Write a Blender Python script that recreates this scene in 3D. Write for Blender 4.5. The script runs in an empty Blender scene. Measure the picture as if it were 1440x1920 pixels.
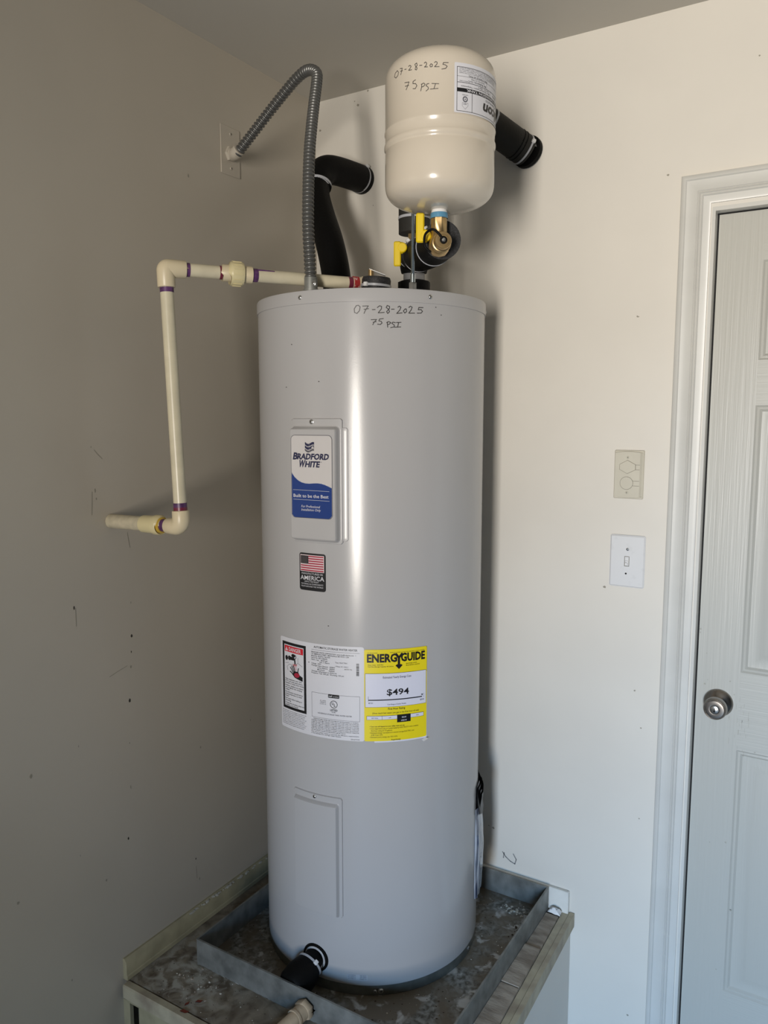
import bpy, math, random
from mathutils import Vector, Matrix
random.seed(7)
S = bpy.context.scene
PI = math.pi

# ------------------------------------------------------------ camera
cam = bpy.data.cameras.new('camera'); camo = bpy.data.objects.new('camera', cam)
S.collection.objects.link(camo); S.camera = camo
camo.location = (1.4157, -1.9251, 1.3166)
camo.rotation_euler = (PI/2 - 0.1188, 0.0, 0.5507)
cam.sensor_fit = 'HORIZONTAL'; cam.sensor_width = 36.0
cam.lens = 36.0*1462.64/1440.0
cam.clip_start = 0.02

# ------------------------------------------------------------ world, lights, exposure
W = bpy.data.worlds.new('World'); S.world = W; W.use_nodes = True
bg = W.node_tree.nodes['Background']; bg.inputs[0].default_value = (0.62, 0.72, 0.85, 1); bg.inputs[1].default_value = 0.6
S.view_settings.view_transform = 'Standard'; S.view_settings.look = 'None'
S.view_settings.exposure = 0.0; S.view_settings.gamma = 1.0
S.view_settings.use_curve_mapping = False

def area(name, loc, target, sx, sy, power, col, spread=180):
    L = bpy.data.lights.new(name, 'AREA'); L.shape = 'RECTANGLE'; L.size = sx; L.size_y = sy
    L.energy = power; L.color = col; L.spread = math.radians(spread)
    o = bpy.data.objects.new(name, L); S.collection.objects.link(o); o.location = loc
    d = Vector(target) - Vector(loc)
    o.rotation_euler = d.to_track_quat('-Z', 'Y').to_euler()
    return o
# daylight through the narrow doorway in the far wall (sky from above, ground bounce from below)
area('doorway_sky_light', (2.02, -5.45, 1.35), (2.60, 0.0, -1.60), 0.62, 0.85, 60, (0.30, 0.60, 1.0), 66)
area('doorway_ground_light', (2.02, -5.45, 0.85), (1.30, 0.0, 1.85), 0.58, 1.7, 28, (1.0, 0.93, 0.84), 56)

# ------------------------------------------------------------ materials
def mat(name, col, rough=0.5, metal=0.0, spec=0.5, var=0.0, vscale=8.0, bump=0.0, bscale=60.0, coat=0.0, col2=None, stretch=None, detail=6.0, lo=0.35, hi=0.65, rvar=0.0):
    m = bpy.data.materials.new(name); m.use_nodes = True
    nt = m.node_tree; b = nt.nodes['Principled BSDF']
    b.inputs['Base Color'].default_value = (*col, 1); b.inputs['Roughness'].default_value = rough
    b.inputs['Metallic'].default_value = metal; b.inputs['Specular IOR Level'].default_value = spec
    b.inputs['Coat Weight'].default_value = coat; b.inputs['Coat Roughness'].default_value = 0.08
    tc = nt.nodes.new('ShaderNodeTexCoord'); src = tc.outputs['Object']
    if stretch:
        mp = nt.nodes.new('ShaderNodeMapping'); mp.inputs['Scale'].default_value = stretch
        nt.links.new(src, mp.inputs['Vector']); src = mp.outputs['Vector']
    if var or col2:
        n = nt.nodes.new('ShaderNodeTexNoise'); n.inputs['Scale'].default_value = vscale; n.inputs['Detail'].default_value = detail
        nt.links.new(src, n.inputs['Vector'])
        r = nt.nodes.new('ShaderNodeValToRGB')
        c2 = col2 if col2 else tuple(c*(1-var) for c in col)
        r.color_ramp.elements[0].position = lo; r.color_ramp.elements[0].color = (*c2, 1)
        r.color_ramp.elements[1].position = hi; r.color_ramp.elements[1].color = (*col, 1)
        nt.links.new(n.outputs['Fac'], r.inputs['Fac']); nt.links.new(r.outputs['Color'], b.inputs['Base Color'])
        if rvar:
            mr = nt.nodes.new('ShaderNodeMapRange'); mr.inputs['To Min'].default_value = rough - rvar; mr.inputs['To Max'].default_value = rough + rvar
            nt.links.new(n.outputs['Fac'], mr.inputs['Value']); nt.links.new(mr.outputs['Result'], b.inputs['Roughness'])
    if bump:
        n2 = nt.nodes.new('ShaderNodeTexNoise'); n2.inputs['Scale'].default_value = bscale; n2.inputs['Detail'].default_value = 4
        nt.links.new(src, n2.inputs['Vector'])
        bp = nt.nodes.new('ShaderNodeBump'); bp.inputs['Strength'].default_value = bump; bp.inputs['Distance'].default_value = 0.002
        nt.links.new(n2.outputs['Fac'], bp.inputs['Height']); nt.links.new(bp.outputs['Normal'], b.inputs['Normal'])
    return m

def grain_mat(name, col, rough, vertical=True):
    m = mat(name, col, rough)
    nt = m.node_tree; b = nt.nodes['Principled BSDF']
    tc = nt.nodes.new('ShaderNodeTexCoord'); mp = nt.nodes.new('ShaderNodeMapping')
    mp.inputs['Scale'].default_value = (210, 210, 4.0) if vertical else (4.0, 210, 210)
    n = nt.nodes.new('ShaderNodeTexNoise'); n.inputs['Scale'].default_value = 1.0; n.inputs['Detail'].default_value = 3; n.inputs['Distortion'].default_value = 0.4
    bp = nt.nodes.new('ShaderNodeBump'); bp.inputs['Strength'].default_value = 0.6; bp.inputs['Distance'].default_value = 0.0009
    nt.links.new(tc.outputs['Object'], mp.inputs[0]); nt.links.new(mp.outputs[0], n.inputs['Vector'])
    nt.links.new(n.outputs['Fac'], bp.inputs['Height']); nt.links.new(bp.outputs['Normal'], b.inputs['Normal'])
    return m

def pan_mat():
    m = mat('dirty_galvanised', (0.30, 0.31, 0.30), 0.55, 0.35)
    nt = m.node_tree; b = nt.nodes['Principled BSDF']; tc = nt.nodes.new('ShaderNodeTexCoord')
    def noise(s, d, det=8):
        n = nt.nodes.new('ShaderNodeTexNoise'); n.inputs['Scale'].default_value = s; n.inputs['Detail'].default_value = det; n.inputs['Distortion'].default_value = d
        nt.links.new(tc.outputs['Object'], n.inputs['Vector']); return n
    def ramp(n, a, ca, c, cb):
        r = nt.nodes.new('ShaderNodeValToRGB'); e = r.color_ramp.elements
        e[0].position = a; e[0].color = (*ca, 1); e[1].position = c; e[1].color = (*cb, 1)
        nt.links.new(n.outputs['Fac'], r.inputs['Fac']); return r
    a = ramp(noise(75, 0.4, 12), 0.38, (0.09, 0.085, 0.07), 0.62, (0.30, 0.31, 0.295))
    d = ramp(noise(7, 1.0), 0.40, (0, 0, 0), 0.58, (1, 1, 1))
    mx = nt.nodes.new('ShaderNodeMixRGB'); mx.inputs[2].default_value = (0.16, 0.135, 0.10, 1)
    nt.links.new(d.outputs[0], mx.inputs[0]); nt.links.new(a.outputs[0], mx.inputs[1])
    w = ramp(noise(24, 0.5, 12), 0.57, (0, 0, 0), 0.66, (0.8, 0.8, 0.8))
    mw = nt.nodes.new('ShaderNodeMixRGB'); mw.inputs[2].default_value = (0.55, 0.56, 0.55, 1)
    nt.links.new(w.outputs[0], mw.inputs[0]); nt.links.new(mx.outputs[0], mw.inputs[1]); nt.links.new(mw.outputs[0], b.inputs['Base Color'])
    bp = nt.nodes.new('ShaderNodeBump'); bp.inputs['Strength'].default_value = 0.35; bp.inputs['Distance'].default_value = 0.002
    nt.links.new(a.outputs[0], bp.inputs['Height']); nt.links.new(bp.outputs['Normal'], b.inputs['Normal'])
    return m

M = {}
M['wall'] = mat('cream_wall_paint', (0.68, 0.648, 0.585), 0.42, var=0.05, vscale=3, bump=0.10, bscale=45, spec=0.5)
M['wall_left'] = mat('shade_darkened_wall_paint', (0.50, 0.455, 0.38), 0.36, var=0.05, vscale=2.5, bump=0.06, bscale=30, spec=0.6)  # same paint as the back wall, its colour darkened to imitate grazing-light shade
M['ceiling'] = mat('ceiling_paint', (0.56, 0.53, 0.47), 0.8, var=0.03, vscale=2, bump=0.1, bscale=90)
M['trim'] = mat('white_trim_paint', (0.58, 0.575, 0.54), 0.35, var=0.06, vscale=9)
M['doorv'] = grain_mat('door_paint_vertical_grain', (0.44, 0.435, 0.395), 0.38, True)
M['doorh'] = grain_mat('door_paint_horizontal_grain', (0.44, 0.435, 0.395), 0.38, False)
M['jacket'] = mat('grey_enamel', (0.435, 0.43, 0.435), 0.21, spec=0.42, bump=0.02, bscale=300)
M['cap'] = mat('grey_enamel_cap', (0.435, 0.43, 0.435), 0.25, spec=0.45)
M['galv'] = mat('galvanised_steel', (0.30, 0.305, 0.285), 0.5, 0.45, col2=(0.15, 0.155, 0.145), vscale=28, rvar=0.08, detail=10, lo=0.3, hi=0.7)
M['ringm'] = mat('dull_galvanised_ring', (0.20, 0.21, 0.19), 0.5, 0.5, var=0.3, vscale=30)
M['panbase'] = pan_mat()
def deck_mat():
    m = mat('grimy_wood_deck', (0.24, 0.22, 0.18), 0.85)
    nt = m.node_tree; b = nt.nodes['Principled BSDF']; tc = nt.nodes.new('ShaderNodeTexCoord')
    def nz(sc, d, a, c, ca=(0,0,0), cb=(1,1,1)):
        n = nt.nodes.new('ShaderNodeTexNoise'); n.inputs['Scale'].default_value = sc; n.inputs['Detail'].default_value = 9; n.inputs['Distortion'].default_value = d
        nt.links.new(tc.outputs['Object'], n.inputs['Vector']); r = nt.nodes.new('ShaderNodeValToRGB'); e = r.color_ramp.elements
        e[0].position = a; e[0].color = (*ca, 1); e[1].position = c; e[1].color = (*cb, 1); nt.links.new(n.outputs['Fac'], r.inputs['Fac']); return r
    base = nz(22, 0.8, 0.35, 0.65, (0.115, 0.088, 0.060), (0.27, 0.23, 0.17)); white = nz(30, 0.6, 0.44, 0.60)
    # the plaster was spilt in the left front corner: distance from that spot
    vm = nt.nodes.new('ShaderNodeVectorMath'); vm.operation = 'DISTANCE'; vm.inputs[1].default_value = (0.12, -0.70, 0.0); nt.links.new(tc.outputs['Object'], vm.inputs[0])
    mr = nt.nodes.new('ShaderNodeMapRange'); mr.inputs['From Min'].default_value = 0.05; mr.inputs['From Max'].default_value = 0.20; mr.inputs['To Min'].default_value = 0.9; mr.inputs['To Max'].default_value = 0.0
    nt.links.new(vm.outputs['Value'], mr.inputs['Value']); mu = nt.nodes.new('ShaderNodeMath'); mu.operation = 'MULTIPLY'
    nt.links.new(mr.outputs['Result'], mu.inputs[0]); nt.links.new(white.outputs[0], mu.inputs[1])
    mx = nt.nodes.new('ShaderNodeMixRGB'); mx.inputs[2].default_value = (0.44, 0.42, 0.36, 1)
    nt.links.new(mu.outputs[0], mx.inputs[0]); nt.links.new(base.outputs[0], mx.inputs[1]); nt.links.new(mx.outputs[0], b.inputs['Base Color'])
    bp = nt.nodes.new('ShaderNodeBump'); bp.inputs['Strength'].default_value = 0.5; bp.inputs['Distance'].default_value = 0.002
    nt.links.new(mx.outputs[0], bp.inputs['Height']); nt.links.new(bp.outputs['Normal'], b.inputs['Normal']); return m
M['deck'] = deck_mat() if True else mat('grimy_wood_deck', (0.30, 0.275, 0.225), 0.8, col2=(0.15, 0.125, 0.095), vscale=9, bump=0.5, bscale=70, detail=9)
M['plank'] = mat('grimy_plank', (0.40, 0.345, 0.28), 0.75, col2=(0.21, 0.17, 0.13), vscale=26, bump=0.6, bscale=90, stretch=(0.6, 1.6, 1), detail=10)
M['edge'] = mat('dirty_painted_edge', (0.46, 0.41, 0.29), 0.6, col2=(0.27, 0.22, 0.16), vscale=16, bump=0.2, detail=8, lo=0.30, hi=0.6)
M['base'] = mat('yellowed_baseboard_paint', (0.42, 0.375, 0.24), 0.5, var=0.22, vscale=20, bump=0.15)
M['basew'] = mat('white_baseboard_paint', (0.70, 0.69, 0.64), 0.4, var=0.1, vscale=25)
M['tank'] = mat('cream_enamel', (0.62, 0.555, 0.46), 0.20, coat=0.3, bump=0.03, bscale=120)
M['conduit'] = mat('pvc_coated_steel', (0.13, 0.13, 0.125), 0.34, 0.45)
M['metal'] = mat('zinc_screw', (0.55, 0.55, 0.54), 0.3, 0.95)
M['zinc'] = mat('threaded_zinc', (0.45, 0.50, 0.52), 0.28, 0.95)
M['nickel'] = mat('satin_nickel', (0.34, 0.31, 0.28), 0.27, 1.0)
M['nickel2'] = mat('keyway_face', (0.50, 0.48, 0.45), 0.3, 1.0)
M['brass'] = mat('brass', (0.58, 0.41, 0.20), 0.36, 0.9, var=0.2, vscale=60)
M['foam'] = mat('black_foam', (0.0035, 0.0035, 0.0035), 0.55, spec=0.12, bump=0.25, bscale=160)
M['foamg'] = mat('grey_black_foam', (0.028, 0.027, 0.024), 0.62, spec=0.2, bump=0.3, bscale=160)
M['foamend'] = mat('speckled_foam_cut', (0.012, 0.012, 0.013), 0.6, col2=(0.05, 0.05, 0.055), vscale=500, lo=0.3, hi=0.5)
M['tie'] = mat('clear_nylon', (0.42, 0.43, 0.46), 0.35)
M['tie2'] = mat('white_nylon', (0.72, 0.72, 0.72), 0.35)
M['pvc'] = mat('cream_pvc', (0.66, 0.60, 0.44), 0.32, var=0.10, vscale=30)
M['pvcfit'] = mat('cream_fitting', (0.68, 0.585, 0.40), 0.35)
M['pvcy'] = mat('yellow_cream_fitting', (0.66, 0.58, 0.34), 0.35)
M['pvctan'] = mat('tan_pvc', (0.52, 0.40, 0.27), 0.4, var=0.2, vscale=40)
M['purple'] = mat('purple_primer', (0.13, 0.045, 0.16), 0.4, var=0.5, vscale=80)
M['maroon'] = mat('maroon_primer', (0.16, 0.02, 0.045), 0.35)
M['redp'] = mat('red_primer', (0.35, 0.03, 0.03), 0.3, col2=(0.6, 0.4, 0.38), vscale=140, lo=0.3, hi=0.42)
M['glue'] = mat('amber_cement', (0.55, 0.36, 0.05), 0.25)
M['yellow'] = mat('yellow_handle_plastic', (0.76, 0.55, 0.005), 0.4)
M['white'] = mat('white_plastic', (0.74, 0.74, 0.74), 0.35)
M['platew'] = mat('white_switch_plate', (0.66, 0.665, 0.67), 0.35, var=0.10, vscale=45, lo=0.25, hi=0.42)
M['platec'] = mat('cream_outlet_plate', (0.56, 0.53, 0.44), 0.38, var=0.05, vscale=20)
M['groove'] = mat('groove_dark', (0.16, 0.145, 0.11), 0.7)
M['black'] = mat('black_print', (0.008, 0.008, 0.010), 0.4)
M['paper'] = mat('white_label_paper', (0.66, 0.66, 0.70), 0.42)
M['silver'] = mat('silver_label', (0.62, 0.60, 0.60), 0.30, 0.25)
M['blue'] = mat('blue_label', (0.004, 0.035, 0.20), 0.28, 0.1)
M['navy'] = mat('navy_print', (0.012, 0.014, 0.06), 0.3)
M['redl'] = mat('red_print', (0.60, 0.015, 0.03), 0.4)
M['flagred'] = mat('flag_red', (0.38, 0.02, 0.05), 0.4)
M['pink'] = mat('flag_white', (0.72, 0.60, 0.62), 0.4)
M['yel'] = mat('yellow_label_paper', (0.80, 0.66, 0.01), 0.42)
M['ylight'] = mat('pale_label_paper', (0.68, 0.69, 0.80), 0.42)
M['greyp'] = mat('grey_print', (0.10, 0.10, 0.12), 0.5)
M['foil'] = mat('silver_foil', (0.66, 0.68, 0.72), 0.25, 0.3)
M['ink'] = mat('marker_ink', (0.03, 0.028, 0.028), 0.4)
M['pencil'] = mat('pencil_grey', (0.20, 0.20, 0.20), 0.7)
M['poly'] = mat('clear_plastic_pouch', (0.45, 0.48, 0.55), 0.12, coat=0.8, col2=(0.03, 0.045, 0.09), vscale=9, stretch=(12, 12, 0.6), lo=0.42, hi=0.58)
M['scuff'] = mat('scuff_dark', (0.30, 0.28, 0.23), 0.8)
M['door_scuff'] = mat('door_scuff', (0.36, 0.345, 0.30), 0.8)
M['speck'] = mat('chip_dark', (0.03, 0.025, 0.02), 0.8)
M['leaf'] = mat('dried_leaf', (0.15, 0.025, 0.012), 0.6)
M['debw'] = mat('plaster_crumb', (0.48, 0.46, 0.40), 0.9)
M['debd'] = mat('dirt_crumb', (0.06, 0.045, 0.03), 0.9)
M['tape'] = mat('white_thread_tape', (0.80, 0.80, 0.80), 0.4)
M['bluetape'] = mat('blue_sealant', (0.10, 0.27, 0.42), 0.35)
M['dark'] = mat('dark_void', (0.006, 0.006, 0.006), 0.9)
M['wall2'] = mat('bare_garage_wall', (0.16, 0.145, 0.125), 0.7, var=0.3, vscale=2)
M['concrete'] = mat('garage_concrete', (0.16, 0.15, 0.14), 0.6, var=0.2, vscale=4)

# ------------------------------------------------------------ mesh builder
class MB:
    def __init__(s): s.v = []; s.f = []; s.m = []; s.sm = []
    def add(s, vs, fs, mi=0, smooth=False, T=None):
        o = len(s.v)
        for q in vs:
            q = Vector(q)
            s.v.append(tuple(T @ q) if T is not None else tuple(q))
        for f in fs:
            s.f.append(tuple(i+o for i in f)); s.m.append(mi); s.sm.append(smooth)
        return s
    def box(s, a, b, mi=0, T=None, bev=0.0):
        x0, y0, z0 = a; x1, y1, z1 = b
        if bev <= 0:
            vs = [(x0,y0,z0),(x1,y0,z0),(x1,y1,z0),(x0,y1,z0),(x0,y0,z1),(x1,y0,z1),(x1,y1,z1),(x0,y1,z1)]
            return s.add(vs, [(0,3,2,1),(4,5,6,7),(0,1,5,4),(1,2,6,5),(2,3,7,6),(3,0,4,7)], mi, False, T)
        # bevel all 12 edges: three shifted quads per corner
        e = bev; vs = []; key = {}
        for i, X in enumerate((x0, x1)):
            for j, Y in enumerate((y0, y1)):
                for k, Z in enumerate((z0, z1)):
                    sx, sy, sz = (1 if i == 0 else -1), (1 if j == 0 else -1), (1 if k == 0 else -1)
                    for ax in range(3):
                        v = [X+sx*e, Y+sy*e, Z+sz*e]; v[ax] = (X, Y, Z)[ax]
                        key[(i,j,k,ax)] = len(vs); vs.append(tuple(v))
        fs = []
        for ax in range(3):
            o = [a for a in range(3) if a != ax]
            for h in (0, 1):
                def kk(p, q):
                    c = [0,0,0]; c[ax] = h; c[o[0]] = p; c[o[1]] = q; return key[(*c, ax)]
                fs.append((kk(0,0), kk(1,0), kk(1,1), kk(0,1)))
            for p in (0, 1):
                for q in (0, 1):
                    c0 = [0,0,0]; c0[o[0]] = p; c0[o[1]] = q; c1 = list(c0); c1[ax] = 1
                    fs.append((key[(*c0, o[0])], key[(*c0, o[1])], key[(*c1, o[1])], key[(*c1, o[0])]))
        for i in (0,1):
            for j in (0,1):
                for k in (0,1): fs.append((key[(i,j,k,0)], key[(i,j,k,1)], key[(i,j,k,2)]))
        return s.add(vs, fs, mi, False, T)
    def prism(s, pts, z0, z1, mi=0, T=None):      # pts ccw in xy
        n = len(pts); vs = [(x, y, z0) for x, y in pts] + [(x, y, z1) for x, y in pts]
        fs = [tuple(reversed(range(n))), tuple(range(n, 2*n))] + [(i, (i+1) % n, n+(i+1) % n, n+i) for i in range(n)]
        return s.add(vs, fs, mi, False, T)
    def lathe(s, prof, n=48, mi=0, T=None, cap0=False, cap1=False, smooth=True, a0=0.0):
        vs = []; fs = []
        for r, z in prof:
            for k in range(n):
                a = a0 + 2*PI*k/n; vs.append((r*math.cos(a), r*math.sin(a), z))
        for i in range(len(prof)-1):
            for k in range(n):
                k2 = (k+1) % n; fs.append((i*n+k, i*n+k2, (i+1)*n+k2, (i+1)*n+k))
        s.add(vs, fs, mi, smooth, T)
        if cap0: s.add(vs[:n], [tuple(reversed(range(n)))], mi, False, T)
        if cap1: s.add(vs[-n:], [tuple(range(n))], mi, False, T)
        return s
    def tube(s, path, rad, n=20, mi=0, cap=True, capmi=None):
        P = [Vector(p) for p in path]; m = len(P)
        R = rad if isinstance(rad, (list, tuple)) else [rad]*m
        tg = []
        for i in range(m):
            a = P[max(i-1, 0)]; b = P[min(i+1, m-1)]; d = b-a
            if d.length < 1e-9: d = Vector(tg[-1]) if tg else Vector((0,0,1))
            tg.append(d.normalized())
        up = Vector((0,0,1)) if abs(tg[0].z) < 0.9 else Vector((1,0,0))
        u = tg[0].cross(up).normalized(); vs = []; fs = []
        for i in range(m):
            u = (u - tg[i]*u.dot(tg[i])).normalized(); w = tg[i].cross(u)
            for k in range(n):
                a = 2*PI*k/n; vs.append(tuple(P[i] + R[i]*(math.cos(a)*u + math.sin(a)*w)))
        for i in range(m-1):
            for k in range(n):
                k2 = (k+1) % n; fs.append((i*n+k, i*n+k2, (i+1)*n+k2, (i+1)*n+k))
        s.add(vs, fs, mi, True)
        if cap:
            cm = mi if capmi is None else capmi
            s.add(vs[:n], [tuple(reversed(range(n)))], cm); s.add(vs[-n:], [tuple(range(n))], cm)
        return s
    def cyl(s, a, b, r, n=32, mi=0, bev=0.0, capmi=None):
        a = Vector(a); b = Vector(b); d = (b-a).normalized()
        if bev > 0: return s.tube([a, a, a+d*bev, b-d*bev, b, b], [max(r-bev, 1e-4), r-bev, r, r, r-bev, max(r-bev, 1e-4)], n, mi, True, capmi)
        return s.tube([a, b], r, n, mi, True, capmi)
    def build(s, name, mats, parent=None):
        me = bpy.data.meshes.new(name); me.from_pydata(s.v, [], s.f)
        if not isinstance(mats, (list, tuple)): mats = [mats]
        for m in mats: me.materials.append(m)
        me.polygons.foreach_set('material_index', s.m); me.polygons.foreach_set('use_smooth', s.sm)
        me.update()
        try: me.set_sharp_from_angle(angle=math.radians(42))
        except Exception: pass
        o = bpy.data.objects.new(name, me); S.collection.objects.link(o)
        if parent is not None:
            o.parent = parent
            o.matrix_parent_inverse = Matrix.Translation(-parent.location) if parent.type == 'EMPTY' else Matrix.Identity(4)
        return o

def tag(o, label=None, cat=None, group=None, kind=None):
    if label: o['label'] = label
    if cat: o['category'] = cat
    if group: o['group'] = group
    if kind: o['kind'] = kind
    return o
def thing(name, loc, label, cat, group=None):
    o = bpy.data.objects.new(name, None); S.collection.objects.link(o); o.location = loc
    o.empty_display_size = 0.05
    return tag(o, label, cat, group)
def frame(o, z, x=None):
    """matrix whose local z is z and origin o"""
    z = Vector(z).normalized(); x = Vector(x) if x else (Vector((0,0,1)) if abs(z.z) < 0.9 else Vector((1,0,0)))
    y = z.cross(x).normalized(); x = y.cross(z).normalized()
    return Matrix(((x.x, y.x, z.x, o[0]), (x.y, y.y, z.y, o[1]), (x.z, y.z, z.z, o[2]), (0,0,0,1)))
def smooth_path(pts, k=8):
    P = [Vector(p) for p in pts]; out = []
    for i in range(len(P)-1):
        p0 = P[max(i-1,0)]; p1 = P[i]; p2 = P[i+1]; p3 = P[min(i+2, len(P)-1)]
        for j in range(k):
            t = j/k; out.append(0.5*((2*p1)+(p2-p0)*t+(2*p0-5*p1+4*p2-p3)*t*t+(3*p1-p0-3*p2+p3)*t**3))
    out.append(P[-1]); return out
def resample(path, step):
    out = [path[0]]; acc = 0.0
    for i in range(1, len(path)):
        a, b = path[i-1], path[i]; L = (b-a).length
        while acc + L >= step:
            t = (step-acc)/L; a = a + (b-a)*t; out.append(a); L = (b-a).length; acc = 0.0
        acc += L
    return out

# surface frames for printed labels: (u, v, off) -> world
HX, HY, HR, HH = 0.3885, -0.3091, 0.2696, 1.5844
TX, TY, TR = 0.692, -0.544, 0.1038
def on_cyl(cx, cy, R, az0, z0, flip=False):
    def f(u, v, off):
        if flip: u, v = -u, -v
        a = math.radians(az0) + u/R
        return (cx+(R+off)*math.cos(a), cy+(R+off)*math.sin(a), z0+v)
    return f
def on_plane(o, ux, uy, n):
    o, ux, uy, n = Vector(o), Vector(ux), Vector(uy), Vector(n)
    return lambda u, v, off: tuple(o+ux*u+uy*v+n*off)
def prect(mb, F, u0, v0, u1, v1, off, mi=0, n=1):
    for i in range(n):
        a = u0+(u1-u0)*i/n; b = u0+(u1-u0)*(i+1)/n
        mb.add([F(a,v0,off), F(b,v0,off), F(b,v1,off), F(a,v1,off)], [(0,1,2,3)], mi)
def pround(mb, F, u0, v0, u1, v1, r, off, mi=0, n=24):
    """rounded rectangle sheet in columns"""
    cols = []
    us = sorted(set([u0+r*(1-math.cos(PI/2*k/5)) for k in range(6)] + [u1-r*(1-math.cos(PI/2*k/5)) for k in range(6)] + [u0+r+(u1-u0-2*r)*k/n for k in range(n+1)]))
    for u in us:
        d = max(0, u0+r-u, u-(u1-r)); h = r-math.sqrt(max(0, r*r-d*d))
        cols.append((F(u, v0+h, off), F(u, v1-h, off)))
    vs = [c for p in cols for c in p]
    mb.add(vs, [(2*i, 2*i+2, 2*i+3, 2*i+1) for i in range(len(cols)-1)], mi)
def pframe(mb, F, u0, v0, u1, v1, w, off, mi=0, n=8):
    prect(mb, F, u0, v0, u1, v0+w, off, mi, n); prect(mb, F, u0, v1-w, u1, v1, off, mi, n)
    prect(mb, F, u0, v0+w, u0+w, v1-w, off, mi); prect(mb, F, u1-w, v0+w, u1, v1-w, off, mi)
def ppoly(mb, F, pts, off, mi=0): mb.add([F(u, v, off) for u, v in pts], [tuple(range(len(pts)))], mi)
def pring(mb, F, u, v, r0, r1, off, mi=0, n=24):
    vs = []
    for k in range(n):
        a = 2*PI*k/n; vs += [F(u+r0*math.cos(a), v+r0*math.sin(a), off), F(u+r1*math.cos(a), v+r1*math.sin(a), off)]
    mb.add(vs, [(2*k, 2*k+1, (2*k+3) % (2*n), (2*k+2) % (2*n)) for k in range(n)], mi)
def pstroke(mb, F, pts, w, off, mi=0):
    for i in range(len(pts)-1):
        a = Vector(pts[i]); b = Vector(pts[i+1]); d = b-a
        if d.length < 1e-7: continue
        d.normalize(); n = Vector((-d.y, d.x))*w/2; a = a-d*w*0.3; b = b+d*w*0.3
        mb.add([F(*(a-n), off), F(*(b-n), off), F(*(b+n), off), F(*(a+n), off)], [(0,1,2,3)], mi)
_tc = {}
def glyphs(s, bold):
    k = (s, bold)
    if k not in _tc:
        c = bpy.data.curves.new('t', 'FONT'); c.body = s; c.size = 1.0; c.resolution_u = 2; c.offset = bold*0.55
        o = bpy.data.objects.new('t', c); S.collection.objects.link(o)
        dg = bpy.context.evaluated_depsgraph_get(); me = bpy.data.meshes.new_from_object(o.evaluated_get(dg))
        vs = [v.co.copy() for v in me.vertices]; fs = [tuple(p.vertices) for p in me.polygons]
        bpy.data.objects.remove(o); bpy.data.curves.remove(c); bpy.data.meshes.remove(me)
        _tc[k] = (vs, fs)
    return _tc[k]
def ptext(mb, F, s, u0, v0, w, h, off, mi=0, bold=0.0, slant=0.0):
    """text whose box is u0..u0+w, capital height h on baseline v0"""
    vs, fs = glyphs(s, bold)
    if not vs: return
    x0 = min(v.x for v in vs); x1 = max(v.x for v in vs); capz = 0.70
    mb.add([F(u0+(v.x-x0)*w/(x1-x0)+slant*v.y*h/capz, v0+v.y*h/capz, off) for v in vs], fs, mi)
def band(P, i, r, hw=0.003, n=24, head=None, parent=None, mi='tie', name='cable_tie'):
    """cable tie around a path point"""
    a = Vector(P[max(i-1,0)]); b = Vector(P[min(i+1,len(P)-1)]); d = (b-a).normalized(); c = Vector(P[i])
    mb = MB(); mb.tube([c-d*hw, c-d*hw, c+d*hw, c+d*hw], [r-0.001, r+0.0012, r+0.0012, r-0.001], n, 0, False)
    if head is not None:
        h = Vector(head); h = (h - d*h.dot(d)).normalized(); q = c + h*(r+0.003)
        mb.box((-0.0045, -0.0045, -0.003), (0.0045, 0.0045, 0.004), 1, frame(q, h, d), 0.001)
    return mb.build(name, [M[mi], M['tie2']], parent)
def screw(loc, n, r, parent, slot=True, name='screw', m='metal'):
    mb = MB(); T = frame(loc, n)
    mb.lathe([(r*1.25, 0.0), (r*1.25, 0.0008), (r, 0.0012), (r*0.95, r*0.45), (r*0.6, r*0.7), (0.0001, r*0.75)], 16, 0, T)
    if slot:
        mb.box((-r*0.6, -r*0.12, r*0.70), (r*0.6, r*0.12, r*0.80), 1, T); mb.box((-r*0.12, -r*0.6, r*0.70), (r*0.12, r*0.6, r*0.80), 1, T)
    return mb.build(name, [M[m], M['speck']], parent)

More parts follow.
